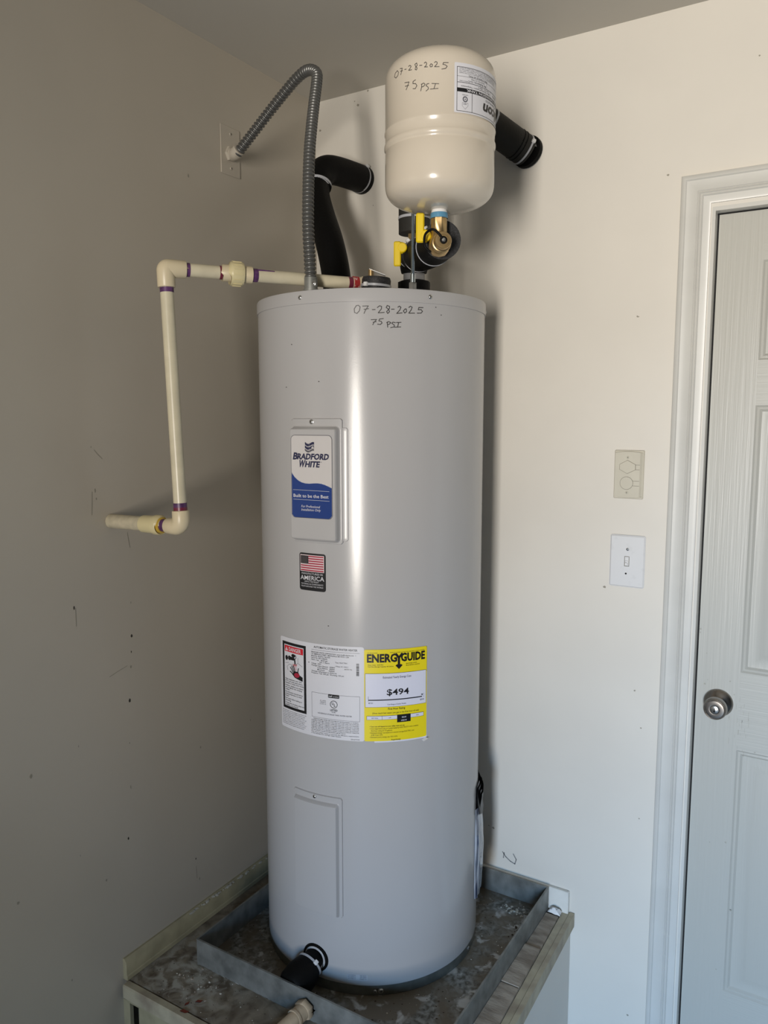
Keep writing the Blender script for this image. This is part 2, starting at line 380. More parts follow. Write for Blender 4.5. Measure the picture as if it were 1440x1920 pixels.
# digitised strokes and marks, in metres / degrees
HW= [[[-64.3,1.5481],[-65.2,1.5417],[-65.1,1.5346],[-64.0,1.5325],[-62.9,1.5381],[-62.6,1.5458],[-63.4,1.5489],[-64.3,1.5481]],[[-61.5,1.5471],[-59.0,1.5476],[-60.3,1.5386],[-60.9,1.5324]],[[-60.9,1.5406],[-58.9,1.542]],[[-57.3,1.54],[-56.0,1.5403]],[[-55.1,1.5443],[-54.1,1.5478],[-53.2,1.5467],[-53.3,1.5416],[-54.7,1.5336],[-52.0,1.5346]],[[-49.7,1.5467],[-50.7,1.5488],[-51.2,1.5446],[-50.1,1.541],[-49.7,1.5362],[-50.5,1.5327],[-51.0,1.5361],[-49.7,1.5433],[-49.7,1.5467]],[[-48.9,1.5414],[-47.6,1.5415]],[[-46.0,1.5457],[-45.3,1.5481],[-44.6,1.5459],[-45.1,1.5402],[-46.5,1.5331],[-44.0,1.5346]],[[-42.7,1.5428],[-43.5,1.5384],[-42.8,1.5343],[-42.0,1.5378],[-42.2,1.5429],[-42.7,1.5428]],[[-41.0,1.546],[-40.2,1.5487],[-39.4,1.5469],[-39.9,1.5411],[-41.0,1.5346],[-38.2,1.5351]],[[-34.1,1.5473],[-36.2,1.5471],[-36.5,1.5424],[-35.1,1.543],[-34.4,1.5395],[-35.1,1.5359],[-37.0,1.5354]],[[-57.8,1.5196],[-55.4,1.5202],[-56.5,1.5145],[-57.1,1.5094]],[[-57.0,1.5145],[-55.5,1.5159]],[[-52.4,1.5223],[-54.1,1.5211],[-54.4,1.5174],[-53.4,1.5166],[-53.0,1.5132],[-53.8,1.51],[-55.0,1.5108]],[[-50.7,1.5156],[-50.5,1.5048]],[[-51.0,1.5139],[-50.1,1.5162],[-49.2,1.5143],[-49.7,1.5112],[-50.7,1.5099]],[[-47.1,1.5143],[-48.2,1.5153],[-48.7,1.513],[-47.6,1.5094],[-47.6,1.5057],[-49.2,1.5041]],[[-46.6,1.5146],[-44.5,1.5152]],[[-45.6,1.5147],[-46.1,1.5058]],[[-47.4,1.5051],[-44.6,1.506]]]
TW= [[[-110.1,1.9401],[-113.7,1.9377],[-115.0,1.9324],[-112.5,1.9289],[-109.4,1.9313],[-108.3,1.936],[-110.1,1.9401]],[[-106.1,1.9412],[-103.0,1.9401],[-104.0,1.9355],[-105.2,1.9302]],[[-105.7,1.9365],[-102.7,1.9359]],[[-100.0,1.9364],[-97.8,1.936]],[[-95.3,1.9393],[-93.5,1.9404],[-92.2,1.9384],[-93.0,1.9357],[-95.1,1.9326],[-91.4,1.9321]],[[-86.0,1.9412],[-88.0,1.9397],[-87.2,1.9364],[-85.5,1.9328],[-86.2,1.9297],[-87.6,1.9309],[-87.2,1.9342],[-85.4,1.9372],[-86.0,1.9412]],[[-83.0,1.9361],[-80.4,1.9357]],[[-78.2,1.9384],[-76.8,1.9402],[-75.7,1.9378],[-76.1,1.9345],[-77.9,1.932],[-74.8,1.9316]],[[-71.5,1.9361],[-72.6,1.9334],[-71.9,1.9309],[-70.2,1.9315],[-70.2,1.9349],[-71.5,1.9361]],[[-68.2,1.9375],[-66.8,1.9391],[-65.5,1.9379],[-65.6,1.935],[-68.0,1.9306],[-63.5,1.9304]],[[-54.7,1.937],[-59.4,1.9369],[-60.0,1.934],[-57.7,1.9332],[-55.8,1.931],[-57.2,1.9273],[-61.1,1.9262]],[[-99.8,1.9139],[-94.5,1.9129],[-95.9,1.9078],[-98.0,1.901]],[[-99.2,1.9076],[-94.8,1.9074]],[[-87.1,1.9136],[-89.9,1.9117],[-90.1,1.9084],[-86.9,1.907],[-85.7,1.9032],[-87.4,1.8988],[-90.0,1.8998]],[[-80.5,1.9046],[-80.7,1.8994],[-81.6,1.893]],[[-81.2,1.904],[-78.5,1.9055],[-77.1,1.903],[-78.5,1.9003],[-80.5,1.8993]],[[-73.3,1.9036],[-75.3,1.9033],[-76.2,1.9005],[-74.2,1.8979],[-73.8,1.8948],[-76.2,1.8916]],[[-70.5,1.9032],[-63.7,1.902]],[[-67.0,1.9023],[-68.3,1.8947]],[[-72.0,1.8941],[-64.4,1.8943]]]
LS= [(-0.733, 0.897), (-0.734, 0.819), (-0.737, 0.782), (-0.74, 0.747), (-0.747, 0.668), (-0.752, 0.567), (-0.754, 0.46), (-0.767, 0.339), (-1.048, 0.334), (-0.898, 0.362), (-0.889, 0.61), (-1.005, 0.588), (-0.833, 0.269), (-0.934, 0.088), (-0.555, 0.18), (-0.544, 0.12), (-0.823, 1.257), (-0.817, 1.162), (-0.884, 0.916), (-0.815, 1.144), (-0.527, 0.473), (-0.334, 0.481), (-0.513, 1.893), (-0.598, 1.276)]
BS= [(0.149, 2.189), (0.137, 2.201), (0.181, 2.22), (0.016, 2.145), (0.996, 1.87), (0.985, 0.552), (0.58, 0.179), (0.594, 0.176), (0.939, 1.557), (0.966, 0.645), (0.989, 0.315), (0.98, -0.23), (0.882, 0.899), (0.198, 1.912), (1.173, 2.086)]
PM= [[(0.623, 0.114), (0.633, 0.102), (0.647, 0.093), (0.66, 0.089), (0.664, 0.103), (0.655, 0.117)], [(0.628, 0.113), (0.626, 0.097)]]
DS= [(1.129, 0.693), (1.123, 0.682), (1.179, 0.698), (1.189, 0.667), (1.107, 0.807), (1.124, 0.758), (1.188, 0.295), (1.107, 0.815), (1.207, 0.124), (1.182, -0.041), (1.24, 0.535), (1.152, 0.285)]
CP= [(0.3831, -0.543, 1.603), (0.3781, -0.5393, 1.6518), (0.3709, -0.5341, 1.7199), (0.3649, -0.525, 1.7866), (0.3518, -0.5021, 1.8803), (0.3394, -0.4767, 1.9473), (0.3221, -0.4425, 2.0139), (0.3085, -0.4132, 2.0718), (0.2978, -0.3983, 2.0988), (0.2742, -0.3867, 2.1161), (0.2491, -0.3778, 2.1213), (0.2274, -0.3742, 2.1155), (0.2038, -0.3727, 2.1032), (0.1469, -0.3717, 2.0643), (0.0924, -0.3761, 2.019), (0.0485, -0.3785, 1.9833), (0.0331, -0.3773, 1.9749)]

# ------------------------------------------------------------ the room shell
CE = 2.2242; FL = -0.46; XR = 4.8; YF = -5.5
def struct(mb, name, mats): return tag(mb.build(name, mats), kind='structure')
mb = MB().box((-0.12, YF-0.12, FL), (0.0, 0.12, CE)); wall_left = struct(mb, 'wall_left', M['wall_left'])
DX0, DX1, DZ1 = 1.094, 1.930, 1.786
mb = MB()
mb.box((0.0, 0.0, FL), (DX0, 0.12, CE)); mb.box((DX1, 0.0, FL), (XR, 0.12, CE)); mb.box((DX0, 0.0, DZ1), (DX1, 0.12, CE)); mb.box((DX0, 0.0, FL), (DX1, 0.12, -0.270))
wall_back = struct(mb, 'wall_back', M['wall'])
mb = MB()
mb.box((XR, YF-0.12, FL), (XR+0.12, 0.12, CE))
struct(mb, 'wall_right', M['wall2'])
mb = MB()
mb.box((0.0, YF-0.12, FL), (1.70, YF, CE)); mb.box((2.34, YF-0.12, FL), (XR, YF, CE)); mb.box((1.70, YF-0.12, 1.80), (2.34, YF, CE)); mb.box((1.70, YF-0.12, FL), (2.34, YF, -0.12))
struct(mb, 'wall_front', M['wall2'])
struct(MB().box((-0.12, YF-0.12, CE), (XR+0.12, 0.12, CE+0.1)), 'ceiling', M['ceiling'])
struct(MB().box((-0.12, YF-0.12, FL-0.1), (XR+0.12, 0.12, FL)), 'floor', M['concrete'])

# marks on the walls
mb = MB()
for y, z in LS:
    F = on_plane((0.0004, y, z), (0,-1,0), (0,0,1), (1,0,0)); r = random.uniform(0.0025, 0.005)
    n = random.randint(5, 7); el = random.uniform(0.35, 0.8)
    ppoly(mb, F, [(r*el*math.cos(2*PI*k/n)*random.uniform(.5,1.2), r*math.sin(2*PI*k/n)*random.uniform(.6,1.3)) for k in range(n)], 0, random.choice((0,0,1)))
for (y, z), (dy, dz) in [((-0.825,1.16),(-0.003,-0.05)), ((-0.815,1.25),(0.02,-0.02)), ((-0.735,1.06),(0.006,-0.035)), ((-0.555,0.16),(0.002,-0.035)), ((-0.88,0.915),(0.0,-0.04)), ((-0.80,0.74),(0.05,0.012))]:
    pstroke(mb, on_plane((0.0004,0,0), (0,1,0), (0,0,1), (1,0,0)), [(y,z),(y+dy*.5,z+dz*.55),(y+dy,z+dz)], 0.0012, 0, 0)
tag(mb.build('scuff_mark', [M['scuff'], M['speck']], wall_left), 'small dark chips and scuffs', kind='stuff')
mb = MB(); Fb = on_plane((0, -0.0004, 0), (1,0,0), (0,0,1), (0,-1,0))
for x, z in BS:
    n = 6; r = random.uniform(0.002, 0.0045)
    ppoly(mb, Fb, [(x+r*math.cos(2*PI*k/n)*random.uniform(.5,1.2), z+r*math.sin(2*PI*k/n)*random.uniform(.4,1.0)) for k in range(n)], 0, 0)
tag(mb.build('scuff_mark', [M['scuff']], wall_back), 'small dark scuffs', kind='stuff')
mb = MB()
for st in PM: pstroke(mb, Fb, st, 0.0028, 0)
tag(mb.build('pencil_scrawl', [M['pencil']], wall_back), 'grey pencil scrawl low on the wall')

# ------------------------------------------------------------ door, jamb and casing
YD = 0.032
door = MB()
door.box((1.1045, YD+0.0135, -0.262), (1.918, YD+0.036, 1.7745))
door = tag(door.build('door_1', M['trim']), 'white six-panel door', kind='structure')
st_x = [(1.1045, 1.200), (1.462, 1.560), (1.822, 1.918)]
pan_x = [(1.200, 1.462), (1.560, 1.822)]
pan_z = [(1.448, 1.666), (0.723, 1.347), (-0.092, 0.532)]
rails = [(-0.262, -0.092), (0.532, 0.723), (1.347, 1.448), (1.666, 1.7745)]
for a, b in st_x: MB().box((a, YD, -0.262), (b, YD+0.0134, 1.7745)).build('stile', M['doorv'], door)
for z0, z1 in rails:
    mb = MB()
    for a, b in pan_x: mb.box((a, YD, z0), (b, YD+0.0134, z1))
    mb.build('rail', M['doorh'], door)
def door_panel(x0, x1, z0, z1):
    mb = MB(); ins = [(0, 0), (0.004, 0.0040), (0.009, 0.0030), (0.014, 0.0080), (0.028, 0.0085), (0.046, 0.0025), (0.050, 0.0015)]
    vs = []; fs = []
    for i, d in ins: vs += [(x0+i, YD+d, z0+i), (x1-i, YD+d, z0+i), (x1-i, YD+d, z1-i), (x0+i, YD+d, z1-i)]
    for k in range(len(ins)-1):
        for j in range(4):
            a = k*4+j; b = k*4+(j+1) % 4; fs.append((a, b, b+4, a+4))
    e = (len(ins)-1)*4; fs.append((e, e+1, e+2, e+3)); mb.add(vs, fs)
    mb.build('panel', M['doorv'], door)
for a, b in pan_x:
    for z0, z1 in pan_z: door_panel(a, b, z0, z1)
# jamb lining and dark stop behind the slab
mb = MB()
mb.box((DX0, 0.0, -0.27), (DX0+0.007, 0.12, DZ1-0.009)); mb.box((DX1-0.008, 0.0, -0.27), (DX1, 0.12, DZ1-0.009)); mb.box((DX0, 0.0, DZ1-0.009), (DX1, 0.12, DZ1))
tag(mb.build('trim_2', M['trim']), 'white door jamb lining', kind='structure')
mb = MB().box((DX0+0.007, YD-0.004, 1.7742), (DX1-0.008, YD+0.003, DZ1-0.0088)); mb.box((DX0+0.0068, YD+0.001, -0.262), (1.1046, YD+0.006, 1.7742)); tag(mb.build('trim_4', M['dark']), 'black weather seal around the door', kind='structure')
tag(MB().box((DX0+0.007, YD+0.04, -0.27), (DX1-0.008, 0.118, DZ1-0.009)).build('trim_3', M['dark']), 'dark stop behind the door', kind='structure')
# casing, mitred profile
prof = [(0, 0), (0, 0.012), (0.003, 0.015), (0.010, 0.0155), (0.0125, 0.0125), (0.020, 0.0115), (0.030, 0.0125), (0.036, 0.014), (0.038, 0.011), (0.041, 0.0135), (0.043, 0.0105), (0.046, 0.012), (0.0485, 0.0085), (0.060, 0.0075), (0.064, 0.006), (0.064, 0)]
CX0, CX1, CZ = 1.0275, 2.000, 1.858
mb = MB(); vs = []; fs = []; n = len(prof)
for t, d in prof: vs += [(CX0+t, -d, -0.275), (CX0+t, -d, CZ-t), (CX1-t, -d, CZ-t), (CX1-t, -d, -0.275)]
for i in range(n-1):
    for j in range(3): fs.append((i*4+j, (i+1)*4+j, (i+1)*4+j+1, i*4+j+1))
mb.add(vs, fs); tag(mb.build('trim_1', M['trim']), 'white moulded door casing', kind='structure')
# door scuffs
mb = MB(); Fd = on_plane((0, YD-0.0004, 0), (1,0,0), (0,0,1), (0,-1,0))
for x, z in DS:
    r = random.uniform(0.0012, 0.0028); ppoly(mb, Fd, [(x+r*math.cos(PI*k/3)*random.uniform(.6,1.3), z+r*math.sin(PI*k/3)*random.uniform(.6,1.3)) for k in range(6)], 0)
for k in range(26):
    x = random.gauss(1.205, 0.014); z = random.gauss(0.60, 0.03); pstroke(mb, Fd, [(x, z), (x+random.uniform(-.001,.001), z-random.uniform(.004,.016))], 0.0007, 0)
tag(mb.build('scuff_mark', [M['door_scuff']], door), 'dark nicks and scratches around the knob', kind='stuff')
# knob
kc = (1.155, YD, 0.641)
T = frame(kc, (0,-1,0), (0,0,1)); mb = MB()
mb.lathe([(0.0335,0.0),(0.0335,0.002),(0.032,0.005),(0.026,0.010),(0.019,0.0135),(0.0165,0.015),(0.0155,0.018)], 56, 0, T)
knob = tag(mb.build('door_knob', M['nickel'], door), 'satin nickel keyed knob')
mb = MB()
mb.lathe([(0.0150,0.016),(0.0155,0.022),(0.0205,0.027),(0.0245,0.032),(0.0262,0.040),(0.0262,0.048),(0.0250,0.053),(0.0238,0.0545),(0.0228,0.0535),(0.0222,0.0535),(0.0205,0.0565),(0.013,0.0575),(0.0105,0.0572),(0.010,0.0560)], 56, 0, T)
mb.build('knob_grip', M['nickel'], knob)
mb = MB(); mb.lathe([(0.010,0.0555),(0.0098,0.0572),(0.009,0.0578),(0.0001,0.0578)], 32, 0, T)
mb.box((-0.0052,-0.0011,0.0577), (0.0045,0.0011,0.0582), 1, T); mb.box((-0.0052,-0.0018,0.0577), (-0.0020,0.0018,0.0582), 1, T)
mb.build('lock_cylinder', [M['nickel2'], M['dark']], knob)

# ------------------------------------------------------------ outlet and switch on the back wall
cx, cz = 0.933, 1.1825
out = thing('outlet_cover', (cx, 0, cz), 'cream two-opening outlet cover plate above the light switch on the back wall', 'outlet')
mb = MB().box((cx-0.0355, -0.005, cz-0.0590), (cx+0.0355, 0, cz+0.0590), 0, None, 0.002); mb.build('wall_plate', M['platec'], out)
mb = MB(); nn = 14; hw = 0.0330; vs = []; y0, y1 = -0.005, -0.0105
cols = [(-1.0, 0), (-0.98, 1)] + [(-0.98+1.80*k/nn, 1) for k in range(1, nn+1)] + [(0.90, 0.55), (0.97, 0.1), (1.0, 0)]
for t, hgt in cols:
    x = cx+hw*t; h = 0.0525+0.0030*(1-t*t); y = y0+(y1-y0)*hgt
    vs += [(x, y0, cz-h-0.001), (x, y, cz-h), (x, y, cz+h), (x, y0, cz+h+0.001)]
mb.add(vs, [(4*i+j, 4*i+4+j, 4*i+5+j, 4*i+1+j) for i in range(len(cols)-1) for j in range(3)], 0)
cov = mb.build('outlet_face', M['platec'], out)
F = on_plane((cx, -0.0105, cz), (1,0,0), (0,0,1), (0,-1,0))
mb = MB(); hexo = [(-0.0205,0.0245),(-0.0025,0.0345),(0.0165,0.0245),(0.0165,0.0125),(-0.0025,0.0030),(-0.0205,0.0125)]
hx, hz = -0.002, 0.0187
ppoly(mb, F, [(hx+(a-hx)*1.05, hz+(b-hz)*1.06) for a, b in reversed(hexo)], 0.0003, 1); mb.add([F(a,b,o) for o in (0.0003, 0.0012) for a,b in hexo], [(11,10,9,8,7,6)] + [(i,(i+1)%6,6+(i+1)%6,6+i) for i in range(6)], 0)
for dz in (0.0125, 0.0240): pstroke(mb, F, [(0.017, dz), (0.0265, dz)], 0.0008, 0.0003, 1)
mb.build('flip_cover', [M['platec'], M['groove']], cov)
mb = MB(); c2 = (-0.0035, -0.0205)
pring(mb, F, c2[0], c2[1], 0.0150, 0.0158, 0.0003, 1, 36); mb.add([F(c2[0]+0.0150*math.cos(2*PI*k/32), c2[1]+0.0150*math.sin(2*PI*k/32), 0.0008) for k in range(32)], [tuple(range(32))], 0)
for dz in (-0.0150, -0.0265): pstroke(mb, F, [(0.0110, dz), (0.0265, dz)], 0.0008, 0.0003, 1)
mb.build('flip_cover', [M['platec'], M['groove']], cov)
for dz in (0.0415, -0.0435): screw((cx-0.0015, -0.0105, cz+dz), (0,-1,0), 0.0028, out, m='platec')
cx, cz = 0.9365, 0.9695
sw = thing('light_switch', (cx, 0, cz), 'scuffed white toggle light switch on the back wall below the cream outlet', 'light switch')
mb = MB().box((cx-0.0425, -0.0062, cz-0.0645), (cx+0.0425, 0, cz+0.0645), 0, None, 0.0035)
pl = mb.build('wall_plate', M['platew'], sw)
F = on_plane((cx, -0.0062, cz), (1,0,0), (0,0,1), (0,-1,0)); mb = MB()
pframe(mb, F, -0.0062, -0.0125, 0.0058, 0.0125, 0.0013, 0.0003, 0, 1); mb.build('toggle_slot', M['groove'], pl)
mb = MB(); mb.box((cx-0.0042, -0.0095, cz-0.0102), (cx+0.0040, -0.006, cz+0.0015), 0, None, 0.001); mb.box((cx-0.0030, -0.0155, cz-0.0090), (cx+0.0030, -0.006, cz-0.0020), 0, Matrix.Identity(4), 0.0012)
mb.build('toggle', M['white'], sw)
screw((cx+0.0010, -0.0062, cz+0.0300), (0,-1,0), 0.0028, sw)
mb = MB(); mb.lathe([(0.0023, 0.0), (0.0023, 0.0003), (0.0001, 0.0003)], 14, 0, frame((cx-0.0015, -0.0062, cz-0.0305), (0,-1,0))); tag(mb.build('screw_hole', M['dark'], sw), 'empty screw hole')

# ------------------------------------------------------------ platform the heater stands on
plat = thing('heater_platform', (0.42, -0.4, FL), 'low built-in platform of grimy boards under the water heater', 'platform')
mb = MB().box((0.0, -0.790, -0.020), (0.766, 0.0, 0.0), 0); mb.build('deck_board', M['deck'], plat)
def xseam(y): return 0.802 + (y+0.049)/(-0.410)*0.013
def xout(y): return 0.8325 + (y-0.011)/(-0.451)*0.0125
ys = [-0.036, -0.190, -0.343, -0.496, -0.649, -0.800]
for i in range(5):
    a, b = ys[i]-0.0017, ys[i+1]+0.0017; z = 0.004 + 0.0022*((i*2) % 3)
    mb = MB().prism([(0.7665, b), (xseam(b)-0.001, b), (xseam(a)-0.001, a), (0.7665, a)], -0.016, z); mb.build('plank', M['plank'], plat)
mb = MB().prism([(xseam(-0.81)+0.001, -0.832), (xout(-0.81)-0.014, -0.832), (xout(0)-0.0135, -0.003), (xseam(0)+0.001, -0.003)], -0.03, 0.0015); mb.build('edge_strip', M['edge'], plat)
mb = MB().prism([(xout(-0.81)-0.0128, -0.835), (xout(-0.81), -0.835), (xout(0), -0.003), (xout(0)-0.0123, -0.003)], -0.034, 0.0035); mb.build('edge_trim', M['edge'], plat)
mb = MB().box((0.012, -0.8125, -0.034), (0.815, -0.7915, 0.001), 0, None, 0.003)
mb.build('front_nosing', M['edge'], plat)
mb = MB().box((0.016, -0.806, -0.046), (0.812, -0.792, -0.0345), 0, None, 0.003); mb.build('front_bead', M['base'], plat)
mb = MB().box((0.052, -0.800, FL), (0.817, -0.790, -0.047)); mb.box((0.0, -0.800, FL), (0.022, -0.790, -0.047)); mb.build('front_panel', M['base'], plat)
mb = MB().box((0.806, -0.7895, FL), (0.8225, -0.001, -0.035)); mb.build('side_panel', M['wall'], plat)
# baseboards above the platform
mb = MB(); mb.prism([(0, 0), (0.014, 0), (0.014, 0.010), (0.012, 0.012), (0.012, 0.044), (0.005, 0.052), (0, 0.052)], 0, 0.796, 0, Matrix(((1,0,0,0),(0,0,1,-0.797),(0,1,0,0.001),(0,0,0,1))))
bl = tag(mb.build('baseboard_left', M['base']), 'yellowed baseboard with chipped top edge', kind='structure')
mb = MB()
for k in range(60):
    y = random.uniform(-0.60, -0.24); r = random.uniform(0.002, 0.008)
    F = on_plane((0.0088+random.uniform(-.003,.003), y, 0.0495), (0,1,0), (0.75,0,-0.66), (0.66,0,0.75))
    mb.add([F(r*math.cos(2*PI*j/6)*random.uniform(.5,1.4), 0.6*r*math.sin(2*PI*j/6)*random.uniform(.4,1), random.uniform(0.0005,0.0015)) for j in range(6)] + [F(0,0,0.002)], [(j,(j+1)%6,6) for j in range(6)])
tag(mb.build('paint_chip', M['debw'], bl), 'flaking white paint', kind='stuff')
mb = MB().box((0.015, -0.012, 0.0), (0.8175, 0.0, 0.0625), 0, None, 0.002)
tag(mb.build('baseboard_back', M['basew']), 'white baseboard offcut', kind='structure')

# ------------------------------------------------------------ drain pan
PX0, PX1, PY0, PY1, PZ = 0.1116, 0.7655, -0.6687, -0.0206, 0.0655
pan = thing('drain_pan', ((PX0+PX1)/2, (PY0+PY1)/2, 0.0), 'square galvanised drip pan under the water heater, dirty inside', 'drain pan')
MB().box((PX0, PY0, 0.0003), (PX1, PY1, 0.0020)).build('pan_base', M['panbase'], pan)
t = 0.0014
for a, b in [((PX0,PY0,0.002),(PX1,PY0+t,PZ)), ((PX0,PY1-t,0.002),(PX1,PY1,PZ)), ((PX0,PY0+t,0.002),(PX0+t,PY1-t,PZ)), ((PX1-t,PY0+t,0.002),(PX1,PY1-t,PZ))]:
    MB().box(a, b).build('pan_side', M['galv'], pan)
mb = MB(); h = 0.0035
mb.box((PX0-0.001,PY0-0.001,PZ), (PX1+0.001,PY0+h,PZ+0.0012)); mb.box((PX0-0.001,PY1-h,PZ), (PX1+0.001,PY1+0.001,PZ+0.0012))
mb.box((PX0-0.001,PY0+h,PZ), (PX0+h,PY1-h,PZ+0.0012)); mb.box((PX1-h,PY0+h,PZ), (PX1+0.001,PY1-h,PZ+0.0012)); mb.build('rolled_rim', M['galv'], pan)
# pan drain fitting and pipe
fc = Vector((0.446, PY0, 0.031)); ad = Vector((-0.10, -1, -0.04)).normalized()
dp = thing('pan_drain_pipe', tuple(fc), 'tan plastic drain pipe with hexagonal adapter leaving the front of the drip pan', 'pipe')
mb = MB().cyl(fc+Vector((0,-0.0005,0)), fc+Vector((0,-0.0045,0)), 0.0235, 32, 0, 0.001); mb.build('rubber_gasket', M['foam'], dp)
mb = MB(); T = frame(fc+Vector((0,-0.0045,0)), (0,-1,0), (0,0,1)); mb.lathe([(0.001,0),(0.0205,0),(0.0225,0.002),(0.0225,0.014),(0.0205,0.016),(0.001,0.016)], 6, 0, T, smooth=False); mb.build('hex_adapter', M['pvctan'], dp)
a = fc+Vector((0,-0.018,0)); mb = MB(); mb.tube([a, a+ad*0.020, a+ad*0.021, a+ad*0.026, a+ad*0.026], [0.0180, 0.0180, 0.0196, 0.0196, 0.0170], 28); mb.build('socket', M['pvctan'], dp)
a = a+ad*0.024; MB().tube([a, a+ad*0.07, a+ad*0.26+Vector((-0.03,0,-0.05))], 0.0162, 28).build('pipe', M['pvctan'], dp)
T = frame(fc+Vector((0,0.0016,0)), (0,1,0), (0,0,1)); MB().lathe([(0.001,0),(0.020,0),(0.020,0.006),(0.017,0.008),(0.013,0.016),(0.001,0.016)], 6, 0, T, smooth=False).build('lock_nut', M['pvctan'], dp)

# crumbs and leaves
def crumbs(name, n, region, mats, rr, label, seed):
    random.seed(seed); mb = MB()
    for k in range(n):
        x, y, z = region(); r = random.uniform(*rr); h = r*random.uniform(0.3, 0.9); m = 5; a = random.random()*6
        vs = [(x+r*math.cos(a+2*PI*j/m)*random.uniform(.5,1.3), y+r*math.sin(a+2*PI*j/m)*random.uniform(.5,1.3), z) for j in range(m)] + [(x, y, z+h)]
        mb.add(vs, [(j, (j+1) % m, m) for j in range(m)], random.choice(range(len(mats))))
    return tag(mb.build(name, mats), label, 'debris', kind='stuff')
crumbs('deck_crumbs', 230, lambda: (random.uniform(0.02,0.76), random.uniform(-0.785,-0.673), 0.0), [M['debw'], M['debd'], M['plank'], M['debd']], (0.0005,0.0019), 'paint and plaster crumbs scattered on the front deck board', 3)
def pr():
    while True:
        x = random.uniform(PX0+.01, PX1-.01); y = random.uniform(PY0+.01, PY1-.01)
        if (x-HX)**2+(y-HY)**2 > 0.276**2: return x, y, 0.0021
crumbs('pan_crumbs', 300, pr, [M['debd'], M['debd'], M['deck'], M['debw']], (0.0006,0.0026), 'dark dirt crumbs lying inside the drip pan', 5)
def pw():
    a = random.random()*6.28; r = random.random()**0.7
    return 0.16+0.075*r*math.cos(a), -0.715+0.05*r*math.sin(a), 0.0
crumbs('plaster_dust', 45, pw, [M['debw'], M['plank']], (0.001,0.0045), 'white plaster flakes by the left front corner of the drip pan', 9)
def pq():
    a = random.random()*6.28; r = random.random()
    return 0.70+0.05*r*math.cos(a), -0.075+0.022*r*math.sin(a), 0.0021
crumbs('plaster_dust', 60, pq, [M['debw']], (0.001,0.0045), 'white plaster flakes inside the back right of the drip pan', 11)
def px_():
    return 0.755-abs(random.gauss(0,0.012)), random.gauss(-0.17, 0.02), 0.0021
crumbs('dirt_clump', 120, px_, [M['debd']], (0.002,0.006), 'black dirt clump against the right side of the drip pan', 13)
random.seed(4)
mb = MB(); nx, ny = 9, 6; vs = []
for jj in range(ny+1):
    for ii in range(nx+1):
        u, v = ii/nx, jj/ny; e = min(u, 1-u, v, 1-v); vs.append((0.770+0.034*u+random.uniform(-.001,.001), -0.036+0.022*v-0.004*u+random.uniform(-.001,.001), 0.0090+(0.012*min(1, e*3)*random.uniform(.4,1) if e > 0 else -0.002)))
mb.add(vs, [(jj*(nx+1)+ii, jj*(nx+1)+ii+1, (jj+1)*(nx+1)+ii+1, (jj+1)*(nx+1)+ii) for jj in range(ny) for ii in range(nx)], 0, True)
tag(mb.build('caulk_lump', M['white']), 'white caulk lump at the foot of the white baseboard offcut', 'caulk')
for (x, y, w, r, lab) in [(0.199,-0.796,0.012,0.3,'red dried leaf scrap nearest the front edge of the platform'), (0.187,-0.777,0.007,1.4,'small dark red leaf scrap on the front deck board'), (0.205,-0.757,0.009,0.7,'brown leaf sliver on the deck board behind the red scraps')]:
    mb = MB(); T = Matrix.Translation((x,y,0.0014)) @ Matrix.Rotation(r, 4, 'Z')
    mb.add([(-w,0,0),(-w*.3,w*.35,.0022),(w*.5,w*.25,.0006),(w,0,.002),(w*.3,-w*.3,0),(-w*.5,-w*.25,.0016)], [(0,5,4,3,2,1)], 0, False, T)
    mb.add([(-w,0,-.0006),(-w*.3,w*.35,.0016),(w*.5,w*.25,0.0),(w,0,.0014),(w*.3,-w*.3,-.0006),(-w*.5,-w*.25,.001)], [(0,1,2,3,4,5)], 0, False, T)
    tag(mb.build('leaf_scrap', M['leaf']), lab, 'leaf')

# ------------------------------------------------------------ water heater
heater = thing('water_heater', (HX, HY, 0.002), 'tall grey cylindrical electric water heater standing in the drip pan in the corner', 'water heater')
T0 = Matrix.Translation((HX, HY, 0))
MB().lathe([(HR-0.002, 0.026), (HR, 0.028), (HR, 1.560)], 192, 0, T0).build('jacket', M['jacket'], heater)
mb = MB().lathe([(HR+0.0002, 1.5565), (HR+0.0022, 1.5568), (HR+0.0022, 1.5805), (HR+0.0010, 1.5838), (HR-0.0020, HH+0.0003), (HR-0.006, HH), (0.001, HH)], 192, 0, T0)
mb.build('top_cap', M['cap'], heater)
MB().lathe([(HR-0.010, 0.0022), (HR-0.002, 0.0024), (HR-0.0012, 0.004), (HR-0.0012, 0.0262), (HR-0.004, 0.0275)], 192, 0, T0).build('base_ring', M['ringm'], heater)
def rad(az, z, off=0.0):
    a = math.radians(az); return (HX+(HR+off)*math.cos(a), HY+(HR+off)*math.sin(a), z), (math.cos(a), math.sin(a), 0)
for az, z, off in [(-91.2, 1.5705, 0.0022), (-30.7, 1.5700, 0.0022), (30, 1.57, 0.0022), (3.9, 0.016, -0.001), (-56.5, 0.0135, -0.001), (-53.6, 0.0145, -0.001)]:
    P, N = rad(az, z, off); screw(P, N, 0.0038 if az != -53.6 else 0.0055, heater)

